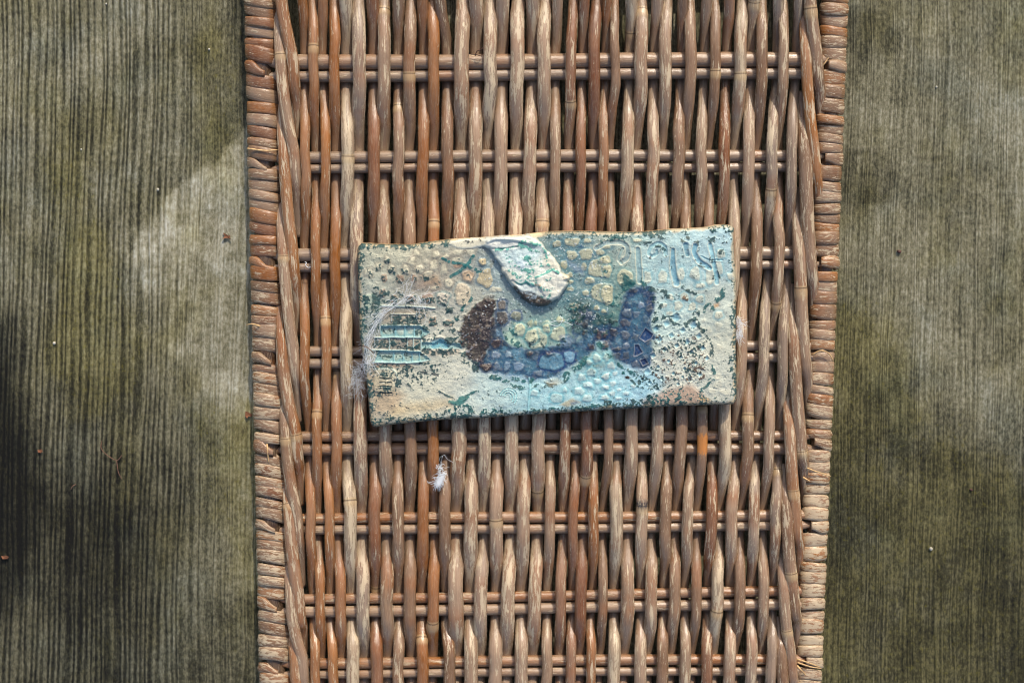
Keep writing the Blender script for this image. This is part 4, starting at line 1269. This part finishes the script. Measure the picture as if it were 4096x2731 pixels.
    fll(cp('E', [(1400, 1390), (1350, 1520)]), 9, 0.62, DTEAL)
    fl(cp('E', [(1690, 430), (1780, 430), (1770, 540), (1690, 540)]), 0.42, DTEAL, 8)
    fl(cp('E', [(1530, 230), (1660, 230), (1660, 330), (1530, 330)]), 0.5, DTEAL, 10)
    fl(cp('E', [(1140, 280), (1270, 260), (1260, 330), (1150, 330)]), 0.75, lin(60, 84, 78) * K, 8)
    fl(cp('E', [(1310, 320), (1400, 310), (1420, 390), (1390, 400)]), 0.75, lin(60, 84, 78) * K, 8)
    fl(cp('E', [(570, 330), (700, 330), (690, 380), (580, 380)]), 0.65, DTEAL, 8)
    fl(cp('E', [(790, 230), (950, 240), (930, 290), (800, 280)]), 0.5, DTEAL, 8)
    fl(cp('E', [(620, 500), (690, 560), (640, 600)]), 0.5, lin(70, 60, 52) * K, 6)
    fll(cp('E', [(770, 390), (860, 390), (885, 450)]), 7, 0.7, DTEAL)
    fll(cp('E', [(760, 560), (800, 490)]), 8, 0.5, lin(64, 60, 54) * K)
    fl(cp('E', [(930, 320), (1030, 330), (960, 560), (900, 560)]), 0.30, DTEAL, 8)
    fl(cp('E', [(1060, 430), (1180, 440), (1180, 560), (1060, 520)]), 0.26, DTEAL, 8)
    fll(cp('E', [(1350, 600), (1400, 670), (1490, 710)]), 5, 0.62, DTEAL)
    fll(cp('E', [(1680, 760), (1710, 860)]), 5, 0.6, DTEAL)
    fll(cp('E', [(1600, 780), (1620, 880)]), 5, 0.5, DTEAL)
    fl(cp('E', [(1450, 140), (1900, 140), (1880, 420), (1700, 360), (1640, 200)]), 0.22, DTEAL, 10, 'n5')
    fl(cp('E', [(0, 200), (320, 240), (300, 320), (0, 310)]), 0.48, TEAL, 10)
    fl(cp('E', [(400, 290), (500, 300), (480, 350), (400, 340)]), 0.6, DTEAL, 6)
    # dark green patch above the lobe
    R.region(cp('E', [(250, 800), (320, 795), (380, 860), (460, 940), (430, 980), (310, 1060), (250, 1080), (235, 960)]), TEAL * 0.9, 4, 0.95, 0.35, 1, 1.0, 30)
    fl(cp('E', [(540, 860), (630, 930), (620, 980), (540, 970)]), 0.6, TEAL, 6)
    fl(cp('E', [(130, 1060), (250, 1100), (240, 1300), (180, 1568), (0, 1568), (60, 1300)]), 0.34, TEAL, 20)
    fl(cp('F', [(0, 40), (180, 60), (190, 160), (0, 170)]), 0.42, lin(24, 56, 60) * K, 12)
    fl(dark, 0.30, lin(24, 66, 64) * K, 14)
    fl(dark, 0.16, lin(40, 46, 62) * K, 14, 'n2')
    fl(cp('C', [(1310, 1170), (1440, 1140), (1420, 1280), (1400, 1340), (1330, 1300)]), 0.55, TEAL, 8)
    fl(cp('C', [(1330, 1400), (1420, 1400), (1420, 1560), (1340, 1500)]), 0.6, TEAL, 8)
    fl(cp('C', [(1240, 1160), (1500, 1030), (1520, 1120), (1300, 1220)]), 0.22, lin(18, 100, 112) * K, 12)
    # stains below and beside the blue
    for pts, wd in (([(180, 780), (270, 790)], 15), ([(310, 810), (420, 840)], 10), ([(470, 890), (520, 910)], 9), ([(560, 940), (650, 930)], 10), ([(500, 790), (570, 800)], 11), ([(640, 840), (700, 840)], 9), ([(760, 840), (790, 820)], 9), ([(830, 900), (870, 890)], 9), ([(1020, 880), (1070, 900)], 11),
                    ([(1240, 830), (1300, 740)], 15), ([(1400, 660), (1500, 590), (1590, 500)], 17), ([(500, 230), (600, 300)], 13), ([(470, 60), (520, 130)], 11), ([(360, 110), (400, 200)], 7), ([(1780, 280), (1870, 360)], 13), ([(1900, 440), (1941, 470)], 9)):
        fll(cp('D', pts), wd, 0.72, TEAL)
    fl(cp('D', [(740, 840), (1180, 800), (1220, 880), (900, 960), (740, 900)]), 0.26, TEAL, 14)
    R.region(cp('D', [(960, 840), (1160, 780), (1230, 860), (1050, 920)]), lin(178, 152, 116) * K, 14, 0.5)
    fl(cp('D', [(680, 220), (960, 220), (960, 350), (700, 340)]), 0.30, DTEAL, 12)
    fl(cp('D', [(1080, 220), (1290, 170), (1300, 260), (1180, 340), (1090, 300)]), 0.42, DTEAL, 10)
    # teal cross and splashes, upper left
    for pts, wd in (([(1440, 772), (1540, 700), (1650, 620), (1710, 560), (1765, 465)], 7.5), ([(1470, 560), (1600, 570), (1650, 612)], 7), ([(1705, 630), (1805, 668)], 7), ([(1310, 505), (1400, 545)], 7), ([(1830, 705), (1880, 705)], 6)):
        fll(cp('A', pts), wd, 0.93, lin(16, 104, 104) * K)
    for x0, y0, x1, y1, dn in ((200, 660, 270, 780, 0.3), (330, 590, 400, 680, 0.45), (455, 500, 515, 560, 0.5), (500, 640, 600, 730, 0.45), (700, 650, 780, 740, 0.5), (920, 640, 1000, 720, 0.25), (1030, 780, 1090, 830, 0.6), (250, 910, 350, 970, 0.4), (360, 960, 500, 1050, 0.45),
                               (640, 980, 740, 1100, 0.42), (250, 1010, 360, 1340, 0.5), (400, 1110, 530, 1170, 0.5), (540, 1060, 640, 1200, 0.4), (740, 1060, 900, 1180, 0.4), (980, 1070, 1190, 1170, 0.34), (1230, 1010, 1390, 1190, 0.24), (120, 1070, 200, 1290, 0.45), (90, 1290, 400, 1540, 0.33),
                               (560, 1360, 980, 1490, 0.46), (880, 1250, 1080, 1400, 0.34), (1100, 1380, 1230, 1500, 0.42), (1330, 1420, 1470, 1500, 0.46), (1370, 1230, 1450, 1310, 0.5), (1490, 1360, 1580, 1430, 0.5)):
        fl(cp('A', [(x0, y0), (x1, y0), (x1, y1), (x0, y1)]), dn * 1.45, DTEAL, 6, 'n5')
    fll(cp('A', [(1740, 1080), (1690, 1160), (1590, 1250)]), 8, 0.66, TEAL)
    fll(cp('A', [(1600, 1250), (1560, 1340), (1520, 1420)]), 10, 0.4, TEAL)
    fll(cp('A', [(620, 1215), (940, 1245), (1080, 1330)]), 5, 0.6, DTEAL)
    fll(cp('A', [(430, 1480), (800, 1490)]), 7, 0.6, DTEAL)
    for x0, y0, x1, y1, dn in ((250, 200, 510, 340, 0.42), (520, 200, 770, 290, 0.36), (540, 280, 980, 370, 0.46), (880, 210, 990, 330, 0.4), (400, 60, 600, 140, 0.30), (900, 80, 990, 140, 0.5), (380, 430, 560, 500, 0.36), (600, 440, 920, 500, 0.26), (250, 570, 640, 650, 0.48), (640, 580, 860, 680, 0.34),
                               (270, 390, 360, 460, 0.45), (1010, 130, 1220, 260, 0.36), (1240, 40, 1340, 130, 0.45), (1430, 60, 1530, 190, 0.46), (1330, 180, 1530, 260, 0.42), (1000, 350, 1200, 450, 0.4), (1200, 360, 1400, 460, 0.36), (1400, 340, 1560, 420, 0.42), (1560, 390, 1640, 480, 0.46), (1620, 540, 1700, 600, 0.42),
                               (1740, 510, 1840, 690, 0.45), (860, 560, 1290, 640, 0.22), (1330, 570, 1450, 690, 0.24), (600, 650, 780, 800, 0.42), (820, 660, 1260, 780, 0.34), (800, 780, 1280, 900, 0.24), (830, 920, 1240, 990, 0.24), (280, 680, 620, 780, 0.26), (270, 900, 620, 1060, 0.26), (590, 780, 700, 920, 0.42),
                               (380, 600, 470, 720, 0.2), (1020, 20, 1120, 90, 0.45), (1500, 130, 1600, 240, 0.35)):
        fl(cp('B', [(x0, y0), (x1, y0), (x1, y1), (x0, y1)]), dn * 1.45, DTEAL, 6, 'n5')
    fll(cp('B', [(850, 690), (1050, 710), (1240, 750)]), 6, 0.7, lin(70, 78, 78) * K)
    fll(cp('B', [(1210, 960), (1300, 1020), (1470, 1080)]), 5, 0.75, DTEAL)
    fll(cp('B', [(550, 1195), (700, 1190), (800, 1240)]), 3.5, 0.6, lin(60, 60, 58) * K)
    fll(cp('B', [(620, 1060), (680, 1150), (710, 1200)]), 3.5, 0.5, DTEAL)
    R.region(cp('B', [(1400, 1105), (1490, 1120), (1560, 1070), (1680, 1070), (1640, 1170), (1560, 1200), (1480, 1210), (1470, 1170), (1400, 1130)]), lin(28, 116, 110) * K, 3, 0.9, 0.35, 1, 1.2, 24)
    fll(cp('B', [(1660, 1050), (1760, 1010), (1870, 985)]), 7, 0.7, TEAL)
    fl(cp('B', [(1400, 1200), (1941, 1220), (1941, 1360), (1380, 1330)]), 0.34, TEAL, 12)
    fl(cp('B', [(1420, 1200), (1700, 1150), (1720, 1260), (1420, 1300)]), 0.28, TEAL, 12)
    fl(cp('B', [(870, 1340), (1200, 1320), (1350, 1280), (1400, 1400), (700, 1470), (450, 1500), (480, 1410)]), 0.40, DTEAL, 10)
    fl(cp('B', [(230, 1040), (620, 1060), (700, 1350), (300, 1440)]), 0.07, DTEAL, 20)
    fl(cp('D', [(-10, 1240), (380, 1230), (380, 1350), (-10, 1370)]), 0.46, TEAL, 8)
    fl(cp('D', [(400, 1260), (700, 1240), (720, 1320), (420, 1330)]), 0.36, TEAL, 8)
    fl(cp('D', [(720, 1220), (1120, 1250), (1500, 1200), (1941, 1160), (1941, 1260), (1200, 1300), (720, 1320)]), 0.5, TEAL, 8)
    R.region(cp('D', [(1180, 1190), (1380, 1090), (1480, 1160), (1300, 1230)]), lin(186, 172, 138) * K, 8, 0.8)
    R.region(cp('D', [(1350, 1150), (1450, 1140), (1440, 1180), (1370, 1190)]), lin(88, 116, 138) * K, 5, 0.8)
    fl(cp('F', [(0, 1330), (560, 1290), (720, 1250), (720, 1400), (0, 1440)]), 0.46, DTEAL, 10)
    for c, x0, y0, am in (('C', 1510, 325, 36), ('C', 1430, 690, 26), ('C', 1880, 700, 40), ('C', 1820, 260, 30), ('C', 1340, 240, 20), ('E', 150, 280, 30), ('E', 20, 780, 40)):
        R.region(cp(c, [(x0 - am, y0), (x0, y0 - am * 0.7), (x0 + am, y0), (x0, y0 + am * 0.7)]), lin(30, 74, 128) * K if x0 in (1510, 1430) else TEAL, 4, 0.85)
    R.region(cp('C', [(1280, 500), (1560, 660), (1540, 730), (1330, 600)]), lin(140, 158, 178) * K, 14, 0.7)
    # stray specks of glaze everywhere, and pale sparkle dots over the middle
    allp = np.array([(1400, 880), (3000, 880), (3000, 1740), (1400, 1740)])
    fl(allp, 0.022, DTEAL, 5, 'n5', 0.85)
    fl(allp, 0.010, lin(40, 48, 50) * K, 5, 'n4', 0.7, 0.4, 0)
    fl(allp, 0.03, lin(232, 234, 232) * K, 5, 'n4', 0.0, 1.0, 0.8)
    R.flecks(cp('C', [(0, 150), (1941, 150), (1941, 1568), (0, 1568)]), 0.05, lin(214, 224, 224) * K, 5, 'n4', 0.45, 1.0, 0.8)  # crystal sparkle of the glaze painted into the colour as pale dots
    # rim: worn tan clay with teal-black stain, cream where the fold meets the edge
    loop = np.vstack([OUT_T, OUT_R[1:], OUT_B[::-1][1:], OUT_L[::-1][1:-1]])
    dr = sdf_poly(R.x, R.y, loop)
    ii = np.nonzero(dr < 60)[0]
    rim = sstep(17, 5, dr[ii] + (R.n2[ii] - 0.5) * 22)
    R.paint(ii, rim * 0.7, lin(196, 170, 128) * K, 0.4)
    rr = R
    cream = sstep(1780, 1830, R.x[ii]) * sstep(2200, 2150, R.x[ii]) * (R.y[ii] < 1200)
    crm2 = sstep(2660, 2700, R.x[ii]) * (R.y[ii] < 1200)
    side = np.clip(1 - cream - 0.8 * crm2, 0, 1)
    rr._fl(ii, sstep(38, 10, dr[ii]) * (0.35 + 0.65 * side), 0.48, lin(22, 74, 74) * K, 'n5', 0.92, 0.25, 1.0)
    R.paint(ii, sstep(9, 2, dr[ii]) * 0.55 * side, lin(26, 54, 56) * K, 0.3)
    R.paint(ii, sstep(26, 6, dr[ii]) * cream * 0.9, lin(226, 204, 162) * K, 0.5)
    bl = np.clip((R.c[:, 2] - 1.35 * R.c[:, 1]) / (R.c[:, 2] + 1e-3) * 3, 0, 1)
    R.c[:, 1] *= 1 + 0.16 * bl
    R.c[:, 2] *= 1 - 0.20 * bl
    R.c *= (1 - 0.14 * bl)[:, None]
    # rounding of the rim
    e = np.clip(dr / 16.0, 0, 1)
    R.h -= 16 * (1 - np.sqrt(np.clip(1 - (1 - e) ** 2, 0, 1)))
    R.h -= 6 * np.clip(1 - dr / 60.0, 0, 1) ** 2
    return R


REL = build_tile_relief()
Z_TILE = 69.0
TH = 72.0
tile = empty("ceramic_tile", "rectangular hand-made ceramic tile glazed in cream, teal and blue lying across the wicker", "ceramic tile")
tz = Z_TILE + TH + REL.h
tv = P(tx, ty, tz)
n = NU * NV
ringi = np.concatenate([np.arange(NU), np.arange(1, NV) * NU + NU - 1, (NV - 1) * NU + np.arange(NU - 2, -1, -1), np.arange(NV - 2, 0, -1) * NU])
k = len(ringi)
mid = tv[ringi].copy(); mid[:, 2] = Z_TILE + 22
bot = tv[ringi].copy(); bot[:, 2] = Z_TILE
cen = np.array([tx.mean(), ty.mean()])
inw = P(tx[ringi] * 0.992 + cen[0] * 0.008, ty[ringi] * 0.985 + cen[1] * 0.015, Z_TILE)
bot[:, :2] = inw[:, :2]
verts = np.vstack([tv, mid, bot, [[*P(cen[0], cen[1], Z_TILE)]]])
a = np.arange(k); b = (a + 1) % k
fq = [grid_faces(NV, NU)[:, ::-1], np.stack([ringi[a], ringi[b], n + b, n + a], 1)[:, ::-1][:, [3, 2, 1, 0]], np.stack([n + a, n + b, n + k + b, n + k + a], 1)]
quads = np.vstack(fq)
tri = np.stack([n + k + a, n + k + b, np.full(k, n + 2 * k)], 1)
sidec = np.tile(lin(190, 150, 104) * K, (k, 1)) * (0.7 + 0.6 * fbm(tx[ringi], ty[ringi], 30, 77))[:, None]
col = np.vstack([REL.c, sidec, sidec * 0.8, [sidec[0]]])
gl = np.concatenate([REL.g, np.full(2 * k + 1, 0.1)])
uvt = np.stack([np.concatenate([tx, tx[ringi], tx[ringi], [cen[0]]]) / 100, np.concatenate([ty, ty[ringi] + 20, ty[ringi] + 60, [cen[1]]]) / 100], 1)
me_faces = quads.tolist() + tri.tolist()
slab = mesh_obj("slab", verts, me_faces, M_GLAZE, tile, uvt, {"glaze": np.clip(col, 0.002, 0.92), "gloss": np.clip(gl, 0, 1)})

# ------------------------------------------------------------------ the folded flap of clay on top
FL = mixpts(('A', [(1378, 284), (1420, 232), (1600, 206), (1941, 190)]), ('C', [(230, 172), (540, 160), (700, 140), (830, 176), (920, 260), (1000, 370), (1110, 480), (1195, 610), (1228, 708), (1320, 742), (1348, 780), (1340, 818), (1312, 832), (1322, 890), (1255, 985), (1190, 1085), (1060, 1165),
                   (955, 1216), (860, 1212), (740, 1170), (640, 1100), (545, 995), (450, 885), (370, 760), (312, 690), (316, 625), (210, 480), (150, 365), (70, 335), (20, 330)]), ('A', [(1860, 340), (1750, 362), (1640, 374), (1540, 364), (1470, 340)]))
STEP = 3.0
gx = np.arange(FL[:, 0].min() - 9, FL[:, 0].max() + 9, STEP)
gy = np.arange(FL[:, 1].min() - 9, FL[:, 1].max() + 9, STEP)
GX, GY = np.meshgrid(gx, gy)
fx, fy = GX.ravel(), GY.ravel()
wfx = fx + (fbm(fx, fy, 16, 91, 3) - 0.5) * 7; wfy = fy + (fbm(fx, fy, 16, 92, 3) - 0.5) * 7
sd_ = sdf_poly(wfx, wfy, FL)
keep = sd_ > -STEP * 1.2
qf = grid_faces(len(gy), len(gx))
qf = qf[keep[qf].all(1)]
fb = np.tile(lin(206, 212, 202) * K, (len(fx), 1)) * (0.88 + 0.24 * fbm(fx, fy, 60, 93, 4))[:, None]
F = Relief(fx, fy, fb, 60)
F.h += (F.n2 - 0.5) * 9 + (F.n1 - 0.5) * 5 + (F.n3 - 0.5) * 10
F.region(cp('C', [(260, 400), (620, 330), (900, 330), (980, 480), (760, 560), (600, 620), (360, 560)]), lin(188, 212, 214) * K, 26, 0.75)
F.region(cp('C', [(540, 540), (720, 520), (760, 620), (640, 680)]), lin(206, 224, 230) * K, 18, 0.7)
F.region(cp('C', [(440, 860), (760, 860), (900, 980), (760, 1060), (520, 960)]), lin(204, 216, 214) * K, 20, 0.7)
F.region(cp('C', [(760, 780), (1250, 720), (1310, 850), (1180, 1080), (1000, 1120), (860, 950)]), lin(214, 210, 194) * K, 24, 0.7)
F.region(cp('C', [(930, 420), (1080, 500), (1200, 640), (1120, 700), (960, 600)]), lin(216, 206, 180) * K, 20, 0.7)
F.region(mixpts(('A', [(1380, 280), (1450, 220), (1941, 190)]), ('C', [(0, 186), (120, 240), (60, 330), (0, 330)]), ('A', [(1750, 360), (1640, 372), (1480, 345)])), lin(228, 218, 188) * K, 14, 0.8)
F.region(cp('C', [(100, 240), (240, 190), (540, 170), (620, 240), (540, 320), (240, 350), (100, 310)]), lin(226, 226, 216) * K, 16, 0.8)
F.region(cp('C', [(300, 640), (420, 650), (520, 800), (560, 980), (470, 900), (340, 720)]), lin(206, 194, 170) * K, 10, 0.6)
# overlap step: the lower half lies in front of a fold
F.region(cp('C', [(850, 800), (960, 740), (1090, 676), (1190, 735), (1360, 760), (1340, 1250), (800, 1250)]), None, 5, h=10, warp=0.4)
F.region(cp('C', [(500, 820), (560, 870), (640, 895), (690, 840), (780, 910), (860, 880), (900, 960), (980, 1060), (900, 1240), (400, 1100), (400, 850)]), None, 4, h=-7, warp=0.4)
F.ridge('C', [(830, 790), (920, 745), (1080, 672), (1170, 722)], 30, 5, lin(72, 170, 158) * K, 0.85)
F.ridge('C', [(120, 240), (240, 195), (520, 205), (640, 240), (820, 290)], 60, 9)
F.ridge('C', [(150, 350), (320, 360), (560, 325)], 30, -6)
T2 = lin(74, 152, 140) * K
for pts, wd, dn in (([(240, 372), (400, 356), (560, 325)], 8, 0.75), ([(640, 240), (740, 256), (840, 295)], 8, 0.8), ([(580, 285), (650, 320), (730, 370)], 15, 0.55), ([(700, 510), (800, 560), (880, 600), (910, 670)], 18, 0.5), ([(960, 370), (985, 450), (1000, 530)], 6, 0.6), ([(540, 620), (640, 670), (800, 700)], 9, 0.55),
                    ([(440, 690), (560, 750), (600, 820)], 10, 0.45), ([(520, 850), (620, 888), (690, 840)], 4, 0.85), ([(700, 780), (760, 800)], 12, 0.6), ([(700, 850), (790, 900), (860, 870)], 8, 0.6), ([(920, 735), (1080, 668), (1170, 720)], 7, 0.8), ([(1020, 970), (1110, 960)], 10, 0.45), ([(1020, 1100), (1060, 1030)], 7, 0.5), ([(1000, 820), (1050, 800)], 8, 0.45), ([(900, 920), (960, 960)], 8, 0.4),
                    ([(440, 430), (520, 370)], 9, 0.35), ([(860, 270), (920, 310)], 5, 0.5), ([(940, 340), (980, 400)], 5, 0.5), ([(1010, 590), (1060, 640)], 7, 0.5), ([(910, 1040), (940, 1060)], 7, 0.5)):
    F.fleckline(cp('C', pts), wd, dn, T2, 'n5')
F.flecks(cp('C', [(320, 350), (1000, 330), (1200, 700), (1000, 900), (500, 850)]), 0.06, T2, 10, 'n5')
F.flecks(cp('C', [(700, 800), (960, 850), (960, 950), (740, 900)]), 0.25, lin(196, 164, 104) * K, 12, 'n2', 0.6)
dk = cp('C', [(500, 940), (560, 975), (640, 1000), (720, 1010), (830, 1035), (920, 1050), (995, 1095), (1090, 1150), (1000, 1260), (700, 1260), (500, 1080)])
F.region(dk, lin(44, 34, 31) * K, 6, 0.97, 0.6, -4, tex=26)
F.flecks(dk, 0.12, lin(150, 166, 176) * K, 0, 'n1', 0.75, 1.0, 1)
F.flecks(cp('C', [(540, 985), (720, 1010), (830, 1060), (700, 1060)]), 0.3, lin(176, 190, 196) * K, 4, 'n2', 0.6, 1.0, 0)
F.flecks(mixpts(('A', [(1450, 240), (1900, 210), (1900, 300), (1500, 300)])), 0.10, lin(28, 48, 56) * K, 6)
F.region(cp('C', [(1240, 700), (1360, 740), (1360, 840), (1240, 820)]), lin(228, 214, 184) * K, 4, 0.9, None, 6)
q = np.clip(sd_ / 12.0, 0, 1)
rise = np.sqrt(np.clip(1 - (1 - q) ** 2, 0, 1))
base = Z_TILE + TH - 10
flz = base + rise * ((29 + F.h) * (0.25 + 0.75 * sstep(1900, 1990, fx))) + 8 * sstep(1000, 1200, fy) * rise
flz = np.where(sd_ < 0, base - 6, flz)
used = np.unique(qf)
remap = np.full(len(fx), -1); remap[used] = np.arange(len(used))
fv = P(fx[used], fy[used], flz[used])
edge_d = sstep(5, 0, sd_[used])[:, None]
edge_d = edge_d * sstep(0.04, 0.2, F.c[used][:, :1])
fc = F.c[used] * (1 - 0.4 * edge_d) + lin(150, 132, 104) * K * 0.4 * edge_d
mesh_obj("clay_flap", fv, remap[qf][:, ::-1], M_GLAZE, tile, np.stack([fx[used] / 100, fy[used] / 100], 1), {"glaze": np.clip(fc, 0.002, 0.92), "gloss": np.clip(F.g[used], 0, 1)})

# ------------------------------------------------------------------ lint, flakes, grit
def fibres(name, lines, r, mat, parent=None):
    V, Fc, nv = [], [], 0
    for p in lines:
        p = np.asarray(p, float)
        W3 = P(p[:, 0], p[:, 1], p[:, 2])
        v, f, _ = tube(W3, r, 4, 1.0, False)
        V.append(v); Fc.append(f + nv); nv += len(v)
    return mesh_obj(name, np.vstack(V), np.vstack(Fc), mat, parent)


def wisp(path, count, spread, length, curl, zf, lift=5, seed=1):
    """fine fibres strewn along a path; zf gives the height of what they lie on"""
    q = np.random.RandomState(seed)
    p = smooth_line(path, 60)
    out = []
    for _ in range(count):
        i = int(q.rand() ** 0.9 * (len(p) - 2))
        d = p[i + 1] - p[i]
        d = d / (np.hypot(*d) + 1e-9)
        a = math.atan2(d[1], d[0]) + q.randn() * curl
        L = length * q.uniform(0.4, 1.3)
        x, y = p[i] + q.randn(2) * spread
        pts = []
        k = q.randn() * curl * 0.35
        for s in range(9):
            pts.append((x, y, zf(x, y) + lift * (0.4 + q.rand() * 0.3 + math.sin(s / 8 * 3.14))))
            x += math.cos(a) * L / 8; y += math.sin(a) * L / 8
            a += k + q.randn() * curl * 0.25
        out.append(np.array(pts))
    return out


ztop = Z_TILE + TH + 10
def z_tile(x, y):
    return ztop if x > 1468 else ztop - (1468 - x) * 1.6
l1 = wisp([(1660, 1170), (1610, 1198), (1560, 1230), (1520, 1270), (1490, 1320), (1470, 1360), (1465, 1420)], 90, 8, 90, 0.18, z_tile, 5, 1)
l2 = wisp([(1470, 1360), (1490, 1400), (1480, 1440), (1458, 1460), (1446, 1500), (1432, 1530)], 90, 12, 50, 0.7, z_tile, 6, 2)
l3 = wisp([(1446, 1450), (1432, 1490), (1428, 1530), (1434, 1570)], 90, 9, 44, 0.9, lambda x, y: 78, 8, 3)
l4 = wisp([(1580, 1190), (1660, 1180), (1690, 1220)], 50, 18, 60, 0.5, z_tile, 5, 6)
tag(fibres("lint_wisp", l1 + l2 + l3 + l4, 0.32, M_LINT), "long white wisp of lint trailing over the tile's left edge and down beside it", "lint")
f1 = wisp([(1782, 1890), (1766, 1910), (1758, 1926)], 170, 4, 34, 0.3, lambda x, y: 62, 9, 4)
f1 += wisp([(1764, 1852), (1762, 1880), (1758, 1920)], 40, 4, 30, 0.9, lambda x, y: 60, 8, 5)
for h in ([(1762, 1856, 60), (1774, 1818, 86), (1790, 1836, 84), (1812, 1848, 70)], [(1762, 1850, 60), (1758, 1832, 80), (1772, 1822, 88)], [(1756, 1932, 64), (1736, 1930, 76), (1712, 1926, 72)], [(1710, 1922, 76), (1712, 1930, 74), (1730, 1936, 74)]):
    f1.append(smooth_line(h, 16))
tag(fibres("lint_tuft", f1, 0.6, M_LINT), "white tuft of lint caught on the canes below the tile, with loose hairs", "lint")
f2 = wisp([(2948, 1262), (2960, 1300), (2962, 1326), (2950, 1340)], 90, 5, 40, 0.5, lambda x, y: 92, 6, 7)
tag(fibres("lint_tuft", f2, 0.45, M_LINT), "small white tuft of lint at the tile's right edge", "lint")
f3 = [smooth_line([(1220, 1048, 34), (1226, 1052, 44), (1222, 1060, 46), (1232, 1070, 40), (1244, 1068, 34)], 16)]
tag(fibres("lint_tuft", f3, 1.5, M_LINT), "tiny curl of white thread on the rod left of the tile", "lint")
hair = [smooth_line([(1450, 1382, ztop), (1470, 1390, ztop + 14), (1486, 1404, ztop + 12), (1494, 1416, ztop)], 18)]
tag(fibres("brown_hair", hair, 1.6, M_TWIG), "short curved brown fibre on the tile's left edge above the lint", "fibre")
h2 = [smooth_line([(2200, 1290, ztop), (2230, 1282, ztop + 8), (2262, 1288, ztop + 8), (2290, 1300, ztop + 4)], 20), smooth_line([(2198, 1296, ztop + 2), (2230, 1304, ztop + 9), (2250, 1280, ztop + 9), (2240, 1262, ztop + 4)], 20)]
tag(fibres("white_hair", h2, 0.7, M_LINT), "thin white hairs on the tile between the flap and the dark glaze", "fibre")
bh = [smooth_line([(1900, 226, 40), (1908, 206, 60), (1926, 198, 66), (1934, 190, 60)], 16), smooth_line([(1882, 218, 40), (1906, 220, 44), (1926, 226, 40)], 10)]
tag(fibres("dark_hair", bh, 1.6, M_SEED), "dark curled fibre standing on the top rod", "fibre")


def flake(x, y, pts, z, mat, label, cat, name, thick=5, bend=6):
    n = len(pts)
    p = np.array(pts, float)
    X, Y = x + p[:, 0], y + p[:, 1]
    zz = z + bend * np.sin(np.arange(n) * 2.1) ** 2 + 3
    top = P(X, Y, zz + thick); bot = P(X, Y, zz)
    ctr = P(x + p[:, 0].mean(), y + p[:, 1].mean(), z + thick + bend * 0.9)
    v = np.vstack([top, bot, ctr[None]])
    f = [[i, (i + 1) % n, 2 * n][::-1] for i in range(n)] + [[i, (i + 1) % n, n + (i + 1) % n, n + i] for i in range(n)] + [list(range(n, 2 * n))]
    o = mesh_obj(name, v, f, mat, None, smooth=False)
    return tag(o, label, cat)


zt = ZT + 2
flake(905, 944, [(-14, -14), (2, -6), (12, 2), (16, -4), (14, 8), (20, 14), (8, 10), (0, 8), (-16, 12), (-6, 2)], zt, M_FLAKE, "orange-brown bark flake on the pale stain of the left board", "bark flake", "bark_flake")
flake(994, 1659, [(-12, -16), (4, -8), (16, -2), (14, 8), (2, 4), (-6, 14), (-14, 4)], zt, M_FLAKE, "orange-brown bark flake touching the panel's left wrapped edge", "bark flake", "bark_flake")
flake(160, 1804, [(-10, -6), (6, -8), (12, 0), (4, 7), (-8, 5)], zt, M_FLAKE, "small rusty bark flake on the dark left of the board", "bark flake", "bark_flake")
flake(20, 2228, [(-16, -5), (4, -8), (16, -2), (10, 6), (-10, 7)], zt, M_FLAKE, "rusty bark flake at the board's far left, low down", "bark flake", "bark_flake")
tw = [smooth_line([(408, 1762, zt + 8), (404, 1790, zt + 12), (424, 1816, zt + 14), (466, 1840, zt + 8), (488, 1820, zt + 14)], 26), smooth_line([(466, 1840, zt + 8), (470, 1870, zt + 10), (474, 1890, zt + 12), (486, 1914, zt + 6)], 16)]
tag(fibres("dry_twig", tw, 1.9, M_TWIG), "thin forked dry twig lying on the dark left board", "twig")
tag(fibres("dry_twig", [smooth_line([(284, 1956, zt + 4), (290, 1944, zt + 8), (304, 1936, zt + 5)], 10)], 2.2, M_TWIG), "short bent twig below the forked one on the left board", "twig")
for x, y, r, lab in ((836, 198, 7, "round pale grit grain near the top of the left board"), (424, 16, 5, "pale grit grain at the top edge of the left board"), (324, 598, 5, "pale grit grain in the mossy streak of the left board"), (216, 1372, 8, "pale grit grain in the dark lower half of the left board"),
                     (630, 758, 8, "pale speck just above the stain on the left board"), (3744, 348, 5, "tiny pale grain on the upper right board"), (3722, 2194, 9, "white chip on the olive right board")):
    q = np.random.RandomState(int(x))
    r = r * 0.72
    v, f, _ = tube(P(np.array([x, x + r * 0.2, x + r * 0.3, x]), np.array([y - r, y - r * 0.4, y + r * 0.5, y + r * 1.1]), zt + r * 0.7 + np.zeros(4)), np.array([0.4, 1.0, 0.9, 0.35]) * r, 7, lobes=1 + 0.15 * q.randn(1, 7))
    tag(mesh_obj("grit_grain", v, f, M_CHIP), lab, "grit")
for x, y, r, lab in ((3597, 1006, 8, "dark seed on the upper right board"), (3885, 1958, 6, "black speck set in for a dark hole low in the right board")):
    v, f, _ = tube(P(np.array([x - r, x - r * 0.3, x + r * 0.5, x + r]), np.array([y - r * 0.5, y, y + r * 0.2, y - r * 0.3]), zt + r * 0.6 + np.zeros(4)), np.array([0.4, 0.9, 0.8, 0.3]) * r, 7)
    tag(mesh_obj("seed", v, f, M_SEED), lab, "seed")  # the lower one is a dark lump standing in for a hole

for o in sc.objects:
    if o.parent is None and o.get("category") in ("bark flake", "grit", "lint", "seed", "twig"):
        o["group"] = {"bark flake": "bark flakes on the left board", "grit": "pale grit lying on the boards", "lint": "white lint caught on tile and canes", "seed": "dark specks on the right board", "twig": "dry twigs on the left board"}[o["category"]]
